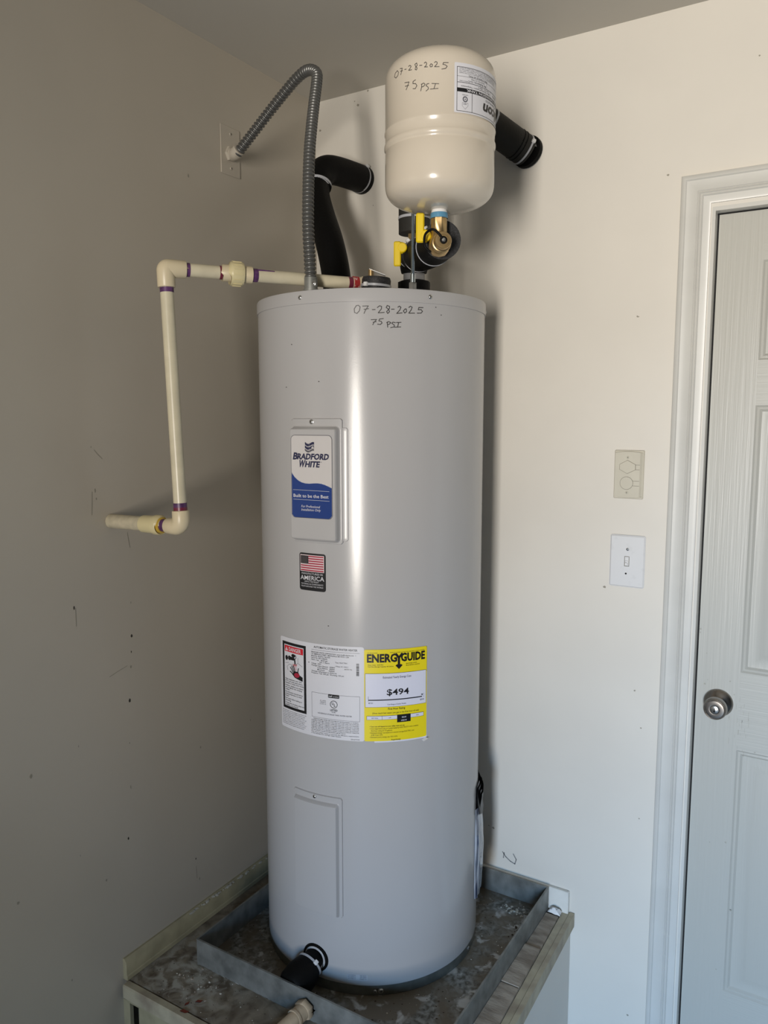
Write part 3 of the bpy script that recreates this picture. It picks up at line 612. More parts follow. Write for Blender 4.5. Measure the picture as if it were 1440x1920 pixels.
def sdf(px, py, hw, hh, r):
    qx = abs(px)-hw+r; qy = abs(py)-hh+r
    return math.hypot(max(qx,0), max(qy,0)) + min(max(qx,qy),0) - r
def sst(t): t = max(0, min(1, t)); return t*t*(3-2*t)
def panel(name, az0, fl, ra, raise_fn, floff, bevel, r1, label):
    """fl, ra = (s0,s1,z0,z1) of the flange and of the raised field"""
    mb = MB(); nu, nv = 96, 170; vs = []
    fc = ((fl[0]+fl[1])/2, (fl[2]+fl[3])/2, (fl[1]-fl[0])/2, (fl[3]-fl[2])/2); rc = ((ra[0]+ra[1])/2, (ra[2]+ra[3])/2, (ra[1]-ra[0])/2, (ra[3]-ra[2])/2)
    for j in range(nv+1):
        z = fl[2]+(fl[3]-fl[2])*j/nv
        for i in range(nu+1):
            s = fl[0]+(fl[1]-fl[0])*i/nu; a = math.radians(az0)+s/HR
            d = -sdf(s-rc[0], z-rc[1], rc[2], rc[3], r1); h = floff + (raise_fn(s)-floff)*sst(d/bevel)
            if sdf(s-fc[0], z-fc[1], fc[2], fc[3], 0.007) > -0.0006: h = -0.001
            vs.append((HX+(HR+h)*math.cos(a), HY+(HR+h)*math.sin(a), z))
    fs = [(j*(nu+1)+i, j*(nu+1)+i+1, (j+1)*(nu+1)+i+1, (j+1)*(nu+1)+i) for j in range(nv) for i in range(nu)]
    mb.add(vs, fs, 0, True); return tag(mb.build(name, M['cap'], heater), label)
D1 = 0.2835
up = panel('access_panel', -84.5, (-0.0600, 0.0655, 1.049, 1.318), (-0.0575, 0.0600, 1.0525, 1.3015), lambda s: D1/math.cos(s/HR)-HR, 0.0040, 0.0075, 0.010, 'upper flat-faced access panel')
panel('panel_backing', -84.5, (-0.062, 0.0770, 1.0555, 1.2990), (-0.058, 0.072, 1.058, 1.296), lambda s: 0.0022, 0.0018, 0.003, 0.006, None)
lo = panel('access_panel', -85.6, (-0.0650, 0.0650, 0.189, 0.477), (-0.0600, 0.0570, 0.1905, 0.4625), lambda s: 0.0115, 0.0030, 0.0060, 0.006, 'lower curved access panel')
P, N = rad(-85.5, 1.3105, 0.004); screw(P, N, 0.0042, up)
P, N = rad(-86.3, 0.4695, 0.0016); screw(P, N, 0.0045, lo)

# brand sticker on the upper panel
az = math.radians(-84.5); nn_ = Vector((math.cos(az), math.sin(az), 0)); tt = Vector((-math.sin(az), math.cos(az), 0))
F = on_plane(Vector((HX, HY, 0)) + nn_*(D1+0.0003), tt, (0,0,1), nn_)
SX = lambda x: -0.0505+(x-230)/405*0.1010
SZ = lambda y, x=430: 1.282-(y-290-(x-430)*0.012)/815*0.1765
mb = MB(); pround(mb, F, -0.0512, 1.1045, 0.0510, 1.2828, 0.010, 0.0, 6)
pround(mb, F, -0.0500, 1.1057, 0.0498, 1.2816, 0.009, 0.0003, 0)
wave = [(234,655),(265,700),(300,732),(335,751),(370,760),(410,762),(450,758),(490,756),(530,760),(565,770),(600,785),(631,800)]
wv = [(SX(x), SZ(y, x)) for x, y in wave]
W = [(a+(c-a)*t, b+(d-b)*t) for (a,b),(c,d) in zip(wv[:-1], wv[1:]) for t in (0,.5)] + [wv[-1]]
def bot(u):
    r = 0.009; u0, u1, v0 = -0.0500, 0.0498, 1.1057; d = max(0, u0+r-u, u-(u1-r)); return v0 + r - math.sqrt(max(0, r*r-min(d,r)**2))
mb.add([F(*q, 0.0006) for u, v in W for q in ((u, bot(u)), (u, v))], [(2*i, 2*i+2, 2*i+3, 2*i+1) for i in range(len(W)-1)], 1)
pstroke(mb, F, W, 0.0012, 0.0007, 4)
ptext(mb, F, 'B', SX(248), SZ(527), 0.0112, 0.0142, 0.0009, 2, 0.07, 0.2); ptext(mb, F, 'RADFORD', SX(290), SZ(525), SX(602)-SX(290), 0.0120, 0.0009, 2, 0.07, 0.2)
ptext(mb, F, 'W', SX(303), SZ(600), 0.0155, 0.0142, 0.0009, 2, 0.07, 0.2); ptext(mb, F, 'HITE', SX(368), SZ(600), SX(512)-SX(368), 0.0120, 0.0009, 2, 0.07, 0.2)
pring(mb, F, SX(530), SZ(550), 0.0008, 0.0012, 0.0009, 2, 10)
for k, (ya, yb) in enumerate([(352,385),(385,418),(418,452)]):
    for (xa, xb) in [(372+k*-1,412),(414,462-k)]:
        pts = []
        for t in range(7):
            x = xa+(xb-xa)*t/6; pts.append((x, ya+14*math.sin((x-372)/90*PI*1.6)+(x-372)*0.16+3))
        for t in range(6, -1, -1):
            x = xa+(xb-xa)*t/6; pts.append((x, yb-7*(k == 2)+14*math.sin((x-372)/90*PI*1.6)+(x-372)*0.16-5))
        ppoly(mb, F, [(SX(x), SZ(y)) for x, y in reversed(pts)], 0.0009, 2 if k < 2 else 5)
ppoly(mb, F, [(SX(x), SZ(y)) for x, y in [(438,425),(441,411),(430,405),(444,403),(450,390),(453,403),(465,402),(455,411),(458,424),(448,416)]], 0.0011, 0)
for y in (830, 925): pstroke(mb, F, [(SX(248), SZ(y)), (SX(608), SZ(y+4))], 0.0006, 0.0009, 4)
ptext(mb, F, 'Built to be the Best', SX(250), SZ(903), SX(600)-SX(250), 0.0070, 0.0009, 3, 0.02)
ptext(mb, F, 'For Professional', SX(328), SZ(1003), SX(512)-SX(328), 0.0052, 0.0009, 3, 0.005, 0.2); ptext(mb, F, 'Installation Only', SX(328), SZ(1036), SX(520)-SX(328), 0.0052, 0.0009, 3, 0.005, 0.2)
tag(mb.build('brand_sticker', [M['silver'], M['blue'], M['navy'], M['paper'], M['foil'], M['greyp']], up), 'silver and blue brand sticker')

# flag sticker
LW_, LH = 0.0680, 0.0830
F = on_cyl(HX, HY, HR, -93.8, 0.9425); X = lambda x: (x-322)/258*LW_; Y = lambda y: LH-(y-1425)/383*LH
mb = MB(); pround(mb, F, 0, 0, LW_, LH, 0.0055, 0.0008, 0, 10)
prect(mb, F, X(333), Y(1613), X(566), Y(1442), 0.0012, 1, 6)
fy0, fy1 = Y(1606), Y(1450); sh = (fy1-fy0)/13
for k in range(0, 13, 2): prect(mb, F, X(418) if k >= 6 else X(338), fy0+k*sh, X(561), fy0+(k+1)*sh, 0.0016, 2, 5)
prect(mb, F, X(338), fy0+6*sh, X(418), fy1, 0.0018, 0, 3)
for r in range(9):
    for c in range(6 if r % 2 == 0 else 5):
        u = X(338)+(X(418)-X(338))*(c+0.5+(0.5 if r % 2 else 0))/6.0; v = fy0+6*sh+(7*sh)*(r+0.5)/9
        ppoly(mb, F, [(u-.0005, v), (u, v-.0005), (u+.0005, v), (u, v+.0005)], 0.0021, 1)
ptext(mb, F, 'MANUFACTURED IN', X(345), Y(1644), X(552)-X(345), 0.0042, 0.0012, 3, 0.0)
ptext(mb, F, 'AMERICA', X(333), Y(1700), X(566)-X(333), 0.0098, 0.0012, 3, 0.014)
for s, y, a, b in [('USING THE FINEST', 1723, 375, 515), ('MATERIALS & COMPONENTS', 1748, 342, 556), ('FROM AROUND THE WORLD', 1773, 342, 556)]: ptext(mb, F, s, X(a), Y(y), X(b)-X(a), 0.0032, 0.0012, 3)
tag(mb.build('flag_sticker', [M['black'], M['pink'], M['flagred'], M['paper']], heater), 'small black sticker with a striped flag')

# rating and danger label
LW_, LH = 0.2215, 0.2135
F = on_cyl(HX, HY, HR, -108.4, 0.6115); mb = MB(); pround(mb, F, 0, 0, LW_, LH, 0.005, 0.0006, 0, 24)
# danger box: outer black frame
pframe(mb, F, 0.008, 0.0465, 0.0835, 0.2035, 0.0062, 0.0011, 1, 12)
prect(mb, F, 0.0160, 0.1810, 0.0755, 0.1950, 0.0011, 2, 8)
ppoly(mb, F, [(0.0185, 0.1835), (0.0285, 0.1835), (0.0235, 0.1925)], 0.0015, 0); prect(mb, F, 0.0231, 0.1860, 0.0239, 0.1900, 0.0018, 2)
ptext(mb, F, 'DANGER', 0.0315, 0.1838, 0.0380, 0.0088, 0.0015, 0, 0.03)
# tap and scalded hand pictogram
def blob(cx, cy, rx, ry, mi, n=16, rot=0.0, off=0.0011): ppoly(mb, F, [(cx+rx*math.cos(2*PI*k/n)*math.cos(rot)-ry*math.sin(2*PI*k/n)*math.sin(rot), cy+rx*math.cos(2*PI*k/n)*math.sin(rot)+ry*math.sin(2*PI*k/n)*math.cos(rot)) for k in range(n)], off, mi)
blob(0.0225, 0.1660, 0.0045, 0.0058, 1); pring(mb, F, 0.0325, 0.1672, 0.0035, 0.0052, 0.0011, 1, 18); prect(mb, F, 0.030, 0.1635, 0.047, 0.1708, 0.0013, 1, 2)
blob(0.0455, 0.1745, 0.0062, 0.0040, 1); pring(mb, F, 0.0500, 0.1725, 0.0035, 0.0050, 0.0012, 1, 18); pstroke(mb, F, [(0.045,0.168),(0.0500,0.1655),(0.0510,0.1570)], 0.0038, 0.0012, 1)
ptext(mb, F, 'HOT', 0.0440, 0.1515, 0.0135, 0.0045, 0.0013, 4)
for a in (0.0485, 0.0515, 0.0545): pstroke(mb, F, [(a, 0.1555), (a-.0008, 0.1495), (a+.0008, 0.1420)], 0.0006, 0.0012, 4)
pstroke(mb, F, [(0.0600,0.172),(0.0600,0.160),(0.0725,0.154)], 0.0006, 0.0011, 5); pstroke(mb, F, [(0.0600,0.160),(0.0520,0.1545)], 0.0006, 0.0011, 5)
pstroke(mb, F, [(0.018,0.153),(0.030,0.1560)], 0.0006, 0.0011, 5); pstroke(mb, F, [(0.027,0.137),(0.024,0.146),(0.032,0.1525),(0.042,0.1525)], 0.0006, 0.0011, 5)
ppoly(mb, F, [(0.0415,0.1310),(0.0500,0.1245),(0.0640,0.1215),(0.0735,0.1200),(0.0735,0.1290),(0.0640,0.1330),(0.0600,0.1400),(0.0480,0.1390)], 0.0013, 1)
blob(0.0565, 0.1315, 0.0085, 0.0055, 6, 14, 0.1, 0.0016)
for a, b, c, d in [(0.044,0.136,0.036,0.1460),(0.047,0.138,0.0405,0.1500),(0.0505,0.139,0.0455,0.1515),(0.059,0.138,0.0615,0.1480),(0.043,0.132,0.0345,0.1365)]: pstroke(mb, F, [(a,b),((a+c)/2,(b+d)/2+.0005),(c,d)], 0.0022, 0.0014, 1)
rows = ['Water temperature over 125\u00b0F', '(51\u00b0C) can cause severe burns', 'instantly or death from scalds.', '', 'Children, disabled and elderly', 'are at highest risk of being', 'scalded.', '', 'See instruction manual before', 'setting temperature at water', 'heater.', '', 'Feel water before bathing or', 'showering.', '', 'Temperature limiting valves are', 'available, see manual.']
y = 0.1155
for s in rows:
    if s: ptext(mb, F, s, 0.0165, y, 0.00195*len(s), 0.0030, 0.0011, 1, 0.005)
    y -= 0.0047 if s else 0.0012
for k in range(9):
    s = ['This water heater must be installed in accordance with', 'local codes. Read the manual supplied with this heater', 'before it is installed or serviced in any way. Keep all', 'combustible materials away from the heater. Turn off', 'electric power before removing any access panel or', 'servicing the heater. Do not turn on the power unless', 'the tank is completely full of water. Failure to do so', 'will damage the heating elements and is not covered', 'by the limited warranty supplied with the heater.'][k]
    ptext(mb, F, s, 0.0045, 0.0405-k*0.0040, 0.078 - (k % 3)*0.003, 0.0021, 0.0011, 5)
ptext(mb, F, 'AUTOMATIC STORAGE WATER HEATER', 0.1050, 0.2035, 0.1020, 0.0045, 0.0011, 1, 0.014)
prect(mb, F, 0.0985, 0.1990, 0.2120, 0.1995, 0.0011, 5, 12)
dat = [('BRADFORD WHITE CORPORATION  www.bradfordwhite.com   1', 0.105, 0), ('725 EMERSON STREET  MIDDLEVILLE MI 49333  USA', 0.090, 0), ('Model No. RE350T6 1NCWW', 0.047, 0), ('Serial No. RF51284455', 0.040, 0), ('Nom. Cap.   48.00 gal', 0.040, 0), ('181.7 liters', 0.024, 0.021), ('Voltage  240V', 0.025, 0), ('Wattage Upper Element   4500W', 0.058, 0), ('Lower Element   4500W', 0.042, 0.0155), ('Maximum       4500W', 0.042, 0.0155), ('Wattage rating based on 60/50 Hz', 0.062, 0), ('Pressure: Test 300 psi  Working 150 psi', 0.078, 0)]
for k, (s, w, dx) in enumerate(dat): ptext(mb, F, s, 0.0985+dx, 0.1925-k*0.00430, w, 0.0028, 0.0011, 1, 0.008)
ptext(mb, F, 'Type: ELECTRIC', 0.157, 0.1745, 0.028, 0.0026, 0.0011, 1); ptext(mb, F, '1 Phase AC ONLY', 0.157, 0.1660, 0.030, 0.0026, 0.0011, 1); ptext(mb, F, '60/50 Hz', 0.178, 0.1608, 0.017, 0.0026, 0.0011, 1)
yy = 0.176
for k in range(22):
    h = random.choice((0.0004, 0.0007, 0.0011)); prect(mb, F, 0.2045, yy-h, 0.2105, yy, 0.0011, 1); yy -= h + random.choice((0.0004, 0.0006, 0.0009))
pframe(mb, F, 0.0985, 0.0450, 0.2120, 0.1020, 0.0005, 0.0011, 5, 12)
pround(mb, F, 0.1400, 0.0945, 0.1660, 0.1025, 0.0015, 0.0014, 1, 6); ptext(mb, F, 'nsf', 0.1420, 0.0968, 0.0075, 0.0036, 0.0017, 0, 0.04); ptext(mb, F, 'certified', 0.1510, 0.0968, 0.0130, 0.0026, 0.0017, 0)
pring(mb, F, 0.1530, 0.0800, 0.0075, 0.0087, 0.0012, 1, 32); ptext(mb, F, 'U', 0.1482, 0.0790, 0.0042, 0.0062, 0.0012, 1, 0.03); ptext(mb, F, 'L', 0.1535, 0.0755, 0.0036, 0.0062, 0.0012, 1, 0.03)
ptext(mb, F, 'LISTED', 0.1445, 0.0645, 0.0170, 0.0045, 0.0012, 1, 0.03); ptext(mb, F, 'E67580', 0.1480, 0.0608, 0.0090, 0.0024, 0.0012, 5)
for k, s in enumerate(['ALL LISTED', 'CONFORMS TO', 'UL STD 174']): ptext(mb, F, s, 0.1195, 0.0845-k*0.0038, 0.0150, 0.0022, 0.0012, 5)
ptext(mb, F, 'HOUSEHOLD STORAGE TANK WATER HEATER', 0.1140, 0.0545, 0.0800, 0.0031, 0.0012, 5, 0.005)
for k in range(8):
    random.seed(20+k); s = 'MANUFACTURED UNDER ONE OR MORE OF THE FOLLOWING U.S. PATENTS' if k == 0 else ' '.join('%d,%03d,%03d' % (random.randint(4,6), random.randint(100,999), random.randint(100,999)) for _ in range(7))
    ptext(mb, F, s, 0.0965 + (0.006 if k == 0 else 0), 0.0405-k*0.0038, 0.113 - (0.007 if k == 0 else 0) - (0.03 if k == 7 else 0), 0.0022, 0.0012, 1)
ptext(mb, F, 'This water heater meets or exceeds the efficiency requirements', 0.0965, 0.0098, 0.1130, 0.0022, 0.0012, 1); ptext(mb, F, 'of the standard for storage water heaters', 0.0965, 0.0063, 0.0730, 0.0022, 0.0012, 1)
ptext(mb, F, '238-46779-00X', 0.1915, 0.0025, 0.0200, 0.0022, 0.0012, 1)
tag(mb.build('rating_label', [M['paper'], M['black'], M['redl'], M['paper'], M['redl'], M['greyp'], M['flagred']], heater), 'white rating label with a black-framed danger box')

# yellow energy label
LW_, LH = 0.1420, 0.2070
F = on_cyl(HX, HY, HR, -61.3, 0.6125); mb = MB()
X = lambda x: (x-125)/1115*LW_; Y = lambda y: LH-(y-150)/1585*LH
pround(mb, F, 0.022, -0.0035, LW_+0.0012, 0.150, 0.001, 0.0008, 1, 12)
pround(mb, F, 0, 0, LW_, LH, 0.0035, 0.0014, 0, 20)
ptext(mb, F, 'U.S. Government', X(178), Y(212), 0.022, 0.0022, 0.0018, 2); ptext(mb, F, 'Federal law prohibits removal of this label before consumer purchase.', X(565), Y(212), 0.080, 0.0022, 0.0018, 2)
ptext(mb, F, 'ENERG', X(172), Y(362), X(690)-X(172), 0.0175, 0.0018, 2, 0.075); ptext(mb, F, 'GUIDE', X(755), Y(362), X(1200)-X(755), 0.0175, 0.0018, 2, 0.075)
pstroke(mb, F, [(X(668), Y(235)), (X(720), Y(300))], 0.0050, 0.0019, 2); pstroke(mb, F, [(X(775), Y(235)), (X(720), Y(300))], 0.0050, 0.0019, 2); prect(mb, F, X(700), Y(455), X(740), Y(285), 0.0019, 2)
ppoly(mb, F, [(X(660), Y(432)), (X(690), Y(408)), (X(720), Y(438)), (X(752), Y(408)), (X(785), Y(432)), (X(722), Y(496))], 0.0020, 2)
for s, x, y, w in [('Water Heater   ELECTRIC', 185, 420, 0.034), ('Tank Size (Storage Capacity) 48 Gallons', 185, 450, 0.056), ('BRADFORD WHITE', 848, 420, 0.025), ('Model RE350T6-1NCWW', 848, 450, 0.032)]: ptext(mb, F, s, X(x), Y(y), w, 0.0024, 0.0018, 2, 0.01)
prect(mb, F, X(140), Y(1143), X(1226), Y(557), 0.0017, 2, 16); prect(mb, F, X(145), Y(1138), X(1221), Y(562), 0.0020, 1, 16)
ptext(mb, F, 'Estimated Yearly Energy Cost', X(445), Y(645), X(940)-X(445), 0.0048, 0.0024, 3, 0.005)
ptext(mb, F, '$494', X(510), Y(935), X(900)-X(510), 0.0135, 0.0024, 2, 0.030)
prect(mb, F, X(195), Y(1025), X(1145), Y(1008), 0.0024, 2, 14); prect(mb, F, X(193), Y(1040), X(197), Y(950), 0.0024, 2); prect(mb, F, X(1178), Y(1035), X(1181), Y(960), 0.0024, 4)
ppoly(mb, F, [(X(1146), Y(1000)), (X(1166), Y(970)), (X(1126), Y(970))], 0.0025, 2)
ptext(mb, F, '$121', X(197), Y(1078), 0.0095, 0.0032, 0.0024, 3, 0.01); ptext(mb, F, '$504', X(1108), Y(1078), 0.0095, 0.0032, 0.0024, 3, 0.01); ptext(mb, F, 'Cost Range of Similar Models', X(520), Y(1108), X(848)-X(520), 0.0030, 0.0024, 3)
ptext(mb, F, 'First Hour Rating', X(533), Y(1192), X(832)-X(533), 0.0045, 0.0018, 2, 0.02); ptext(mb, F, '(How much hot water you get in the first hour of use)', X(265), Y(1258), X(1085)-X(265), 0.0038, 0.0018, 2, 0.008)
prect(mb, F, X(165), Y(1362), X(1180), Y(1292), 0.0017, 2, 12); prect(mb, F, X(170), Y(1357), X(1175), Y(1297), 0.0020, 1, 12); prect(mb, F, X(428), Y(1362), X(432), Y(1292), 0.0022, 2); prect(mb, F, X(690), Y(1420), X(932), Y(1287), 0.0023, 2, 4)
for s, x, y, w in [('VERY SMALL', 245, 1338, 0.015), ('LOW', 545, 1338, 0.005), ('HIGH', 1035, 1338, 0.006)]: ptext(mb, F, s, X(x), Y(y), w, 0.0024, 0.0024, 3)
ptext(mb, F, 'MEDIUM', X(775), Y(1345), 0.0095, 0.0030, 0.0026, 1, 0.02); ptext(mb, F, '& BELOW', X(760), Y(1400), 0.0130, 0.0032, 0.0026, 1, 0.02)
for k, (s, w, b) in enumerate([('\u2022 Your cost will depend on your utility rates and use.', 0.078, .02), ('\u2022 Cost range based only on models fueled by ELECTRICITY with a medium', 0.110, 0), ('   first hour rating (51-75 gallons).', 0.047, 0), ('\u2022 Estimated energy cost based on a national average ELECTRIC cost', 0.100, 0), ('   of $0.14 per kWh.', 0.026, 0), ('\u2022 Estimated yearly energy use: 3531 kWh.', 0.062, 0)]): ptext(mb, F, s.strip(), X(215 if s[0] != ' ' else 240), Y(1488+k*37), w, 0.0030, 0.0018, 2, b)
ptext(mb, F, 'ftc.gov/energy', X(590), Y(1728), 0.021, 0.0032, 0.0018, 2, 0.02)
# curled liner corner
mb.add([F(LW_-0.002, -0.0030, 0.001), F(LW_+0.0005, -0.0030, 0.009), F(LW_-0.010, -0.0085, 0.008), F(LW_-0.0125, -0.0065, 0.001)], [(0,1,2,3),(3,2,1,0)], 1)
tag(mb.build('energy_label', [M['yel'], M['ylight'], M['black'], M['navy'], M['greyp']], heater), 'yellow energy cost label reading $494')

# foil sticker, hand-written date
F = on_cyl(HX, HY, HR, -70.2, 0.0400); mb = MB(); pround(mb, F, 0, 0, 0.048, 0.0150, 0.003, 0.0006, 0, 8)
for k in range(3): ptext(mb, F, ['9 2518 RE350', 'RF 51284455 A', 'LOT 0728 2 51'][k], 0.002, 0.0108-k*0.0042, 0.018, 0.0028, 0.0009, 1); ptext(mb, F, ['184 ASSY', '240V 4500W', 'PASS 01'][k], 0.030, 0.0108-k*0.0042, 0.015, 0.0028, 0.0009, 1)
tag(mb.build('foil_sticker', [M['foil'], M['greyp']], heater), 'tiny silver foil sticker')
F = on_cyl(HX, HY, HR, 0, 0); mb = MB()
for st in HW: pstroke(mb, F, [(math.radians(a)*HR, z) for a, z in st], 0.0015, 0.0007)
tag(mb.build('handwriting', M['ink'], heater), 'handwritten 07-28-2025 75 PSI')
mb = MB()
for a, z in [(-78.3, 0.868), (-82.0, 1.395), (-97, 1.475), (-101, 1.385), (-24.5, 1.535), (-27.5, 1.55), (-89, 0.78)]: ppoly(mb, F, [(math.radians(a)*HR+0.0016*math.cos(PI*k/3), z+0.0011*math.sin(PI*k/3)) for k in range(6)], 0.0006)
tag(mb.build('enamel_chip', M['speck'], heater), kind='stuff')

# drain port with foam sleeve
dc, dn = rad(-87.0, 0.0745); dc = Vector(dc); dn = Vector(dn); T = frame(dc, dn, (0,0,1)); mb = MB()
mb.lathe([(0.0275,-0.004),(0.0275,0.0028),(0.0300,0.0036),(0.0325,0.0028),(0.0335,0.0008),(0.0335,-0.004)], 40, 0, T); mb.lathe([(0.0225,-0.006),(0.0230,0.0040),(0.0255,0.0042),(0.0275,0.003)], 40, 1, T)
mb.build('drain_grommet', [M['foam'], M['cap']], heater)
a = dc - dn*0.01 + Vector((-0.003,0,0)); b = dc + dn*0.012 + Vector((-0.002, 0, -0.003)); c = dc + Vector((-0.010, -0.075, -0.030))
sp = [a, b, b+(c-b)*0.15, b+(c-b)*0.5, c-(c-b).normalized()*0.006, c, c]
dv = tag(MB().tube(sp, [0.0235, 0.0245, 0.0310, 0.0375, 0.0385, 0.0360, 0.001], 40).build('drain_sleeve', M['foam'], heater), 'black foam sleeve over the drain valve')
band([a, b+(c-b)*0.13, c], 1, 0.0306, 0.0022, 32, (0.7, -0.2, 0.6), dv)
# documents pouch clipped to the right side
mb = MB(); nz, na = 26, 16; vs = []
for j in range(nz+1):
    t = j/nz; z = 0.122+(0.358-0.122)*t
    for i in range(na+1):
        a = 12+34*i/na; e = math.sin(PI*i/na); off = 0.0035+0.0125*(e**0.6)*(0.35+0.65*math.sin(PI*min(1, 0.12+t*0.85)))+0.0016*math.sin(i*2.3+t*9)
        P, _ = rad(a, z, off if 0 < i < na else 0.0005); vs.append(P)
mb.add(vs, [(j*(na+1)+i, j*(na+1)+i+1, (j+1)*(na+1)+i+1, (j+1)*(na+1)+i) for j in range(nz) for i in range(na)], 0, True)
pc = tag(mb.build('manual_pouch', M['poly'], heater), 'clear plastic pouch of folded papers')
mb = MB()
for k in range(4):
    vs = []
    for j in range(7):
        t = j/6; z = 0.335+t*(0.078-0.008*k)
        for i in range(6): P, _ = rad(14+k+24*i/5, z+0.004*math.sin(i*2+k), 0.0045+0.0022*k+0.004*math.sin(PI*i/5)*(1-t*0.5)+0.002*math.sin(t*5+k)); vs.append(P)
    mb.add(vs, [(j*6+i, j*6+i+1, (j+1)*6+i+1, (j+1)*6+i) for j in range(6) for i in range(5)], 0, True)
mb.build('booklet', M['black'], pc)
# relief valve on top with foam wrap and lever
vc = Vector((0.477, -0.432, HH)); rv = thing('relief_valve', tuple(vc), 'relief valve in a flat black foam disc on the heater top, steel lever raised', 'valve')
T = Matrix.Translation(vc) @ Matrix.Rotation(0.06, 4, 'Y')
MB().lathe([(0.001,0.0),(0.0285,0.0),(0.0315,0.006),(0.0320,0.034),(0.0300,0.040),(0.001,0.041)], 36, 0, T).build('foam_wrap', M['foamend'], rv)
band([vc+Vector((0,0,0.0)), vc+Vector((0.001,0,0.022)), vc+Vector((0.003,0,0.044))], 1, 0.0325, 0.0025, 32, (-0.1,-1,0), rv)
cr = Vector((0.852, 0.523, 0)); mb = MB()
mb.tube([vc+cr*(-0.010)+Vector((0,0,0.040)), vc+cr*(-0.010)+Vector((0,0,0.058))], 0.0060, 12); mb.build('valve_stem', M['brass'], rv)
p0 = vc+cr*(-0.010)+Vector((0,0,0.0570)); T = frame(p0, Vector((0,0,1))+cr*0.38, cr - Vector((0,0,0.38)))
MB().box((-0.004,-0.007,-0.001), (0.034,0.007,0.0008), 0, T, 0.0005).build('lever', M['white'], rv)

# ------------------------------------------------------------ expansion tank
tk = thing('expansion_tank', (TX, TY, 1.70), 'cream expansion tank mounted above the brass valve, dated in black marker', 'tank')
tp = []
for k in range(17): a = PI/2*k/16; tp.append((max(0.012, TR*math.sin(a)**0.72), 1.760-0.046*max(0.0, math.cos(a))**0.74))
tp += [(TR, 1.780), (TR, 1.8145), (TR-0.0012, 1.8165), (TR-0.0012, 1.8185), (TR, 1.8210), (TR+0.0016, 1.8235), (TR+0.0018, 1.8275), (TR+0.0008, 1.8305), (TR, 1.8320), (TR, 1.8475), (TR+0.0012, 1.8495), (TR+0.0012, 1.8520), (TR, 1.8540), (TR, 1.940)]
for k in range(1, 17): a = PI/2*k/16; tp.append((max(0.0005, TR*max(0.0, math.cos(a))**0.78), 1.940+0.050*math.sin(a)**0.80))
MB().lathe(tp, 128, 0, Matrix.Translation((TX, TY, 0))).build('tank_body', M['tank'], tk)
mb = MB().lathe([(0.022, 1.986), (0.022, 1.996), (0.017, 2.000), (0.010, 2.002), (0.008, 2.010), (0.0005, 2.011)], 28, 0, Matrix.Translation((TX, TY, 0))); mb.build('air_valve_cap', M['navy'], tk)
MB().lathe([(0.012, 1.700), (0.0165, 1.701), (0.0170, 1.704), (0.0155, 1.707), (0.0150, 1.7125), (0.013, 1.716)], 32, 0, Matrix.Translation((TX, TY, 0))).build('threaded_neck', M['tape'], tk)
W_, H_ = 0.200, 0.0835
F = on_cyl(TX, TY, TR, -48.6+math.degrees(W_/TR), 1.9385, True); mb = MB()
pround(mb, F, 0, 0, W_, H_, 0.002, 0.0007, 0, 60)
pframe(mb, F, 0.003, 0.0065, W_-0.0045, 0.0808, 0.0008, 0.0010, 1, 50)
prect(mb, F, 0.003, 0.0220, W_-0.0045, 0.0224, 0.0010, 1, 50); prect(mb, F, 0.003, 0.0320, W_-0.0045, 0.0328, 0.0010, 1, 50)
prect(mb, F, 0.003, 0.0417, W_-0.0045, 0.0482, 0.0010, 1, 50); prect(mb, F, W_-0.0350, 0.0482, W_-0.0342, 0.0808, 0.0010, 1)
ptext(mb, F, 'POTABLE WATER EXPANSION TANK', 0.034, 0.0431, 0.143, 0.0040, 0.0013, 0, 0.03)
ptext(mb, F, 'Falcon', 0.058, 0.0585, 0.0795, 0.0180, 0.0010, 1, 0.07, 0.22); ptext(mb, F, 'STAINLESS', 0.088, 0.0510, 0.044, 0.0034, 0.0010, 2)
ptext(mb, F, 'Max. Working Pressure / Temperature', 0.120, 0.0375, 0.068, 0.0026, 0.0010, 1, 0.01); ptext(mb, F, '150 PSI / 200\u00b0F', 0.122, 0.0338, 0.030, 0.0026, 0.0010, 1)
ptext(mb, F, 'Model No.', 0.090, 0.0360, 0.018, 0.0030, 0.0010, 1, 0.01); prect(mb, F, 0.1165, 0.0328, 0.1170, 0.0417, 0.0010, 2); prect(mb, F, 0.1290, 0.0224, 0.1295, 0.0320, 0.0010, 2)
ptext(mb, F, 'By Reliance, LLC', 0.132, 0.0280, 0.042, 0.0030, 0.0010, 1, 0.02); ptext(mb, F, 'HOUSTON, TX 77055', 0.136, 0.0240, 0.032, 0.0024, 0.0010, 1); ptext(mb, F, 'MADE IN CHINA', 0.174, 0.0292, 0.017, 0.0016, 0.0010, 1)
ptext(mb, F, 'PRE-CHARGE 40 PSIG', 0.128, 0.0190, 0.045, 0.0028, 0.0010, 1, 0.01)
for k in range(4): ptext(mb, F, ['The pre-charge pressure must be adjusted to match the supply', 'pressure before the tank is installed. The expansion tank may', 'be installed in any position when it is properly supported, as', 'it may leak with time. Mount it where a leak does no harm.'][k], 0.100, 0.0160-k*0.0026, 0.0915, 0.0018, 0.0010, 1)
pring(mb, F, W_-0.0205, 0.0600, 0.0030, 0.0050, 0.0010, 2, 24); ppoly(mb, F, [(W_-0.0205, 0.0580), (W_-0.0190, 0.0612), (W_-0.0220, 0.0612)], 0.0010, 2); ptext(mb, F, 'CERTIFIED', W_-0.0262, 0.0520, 0.0115, 0.0018, 0.0010, 1)
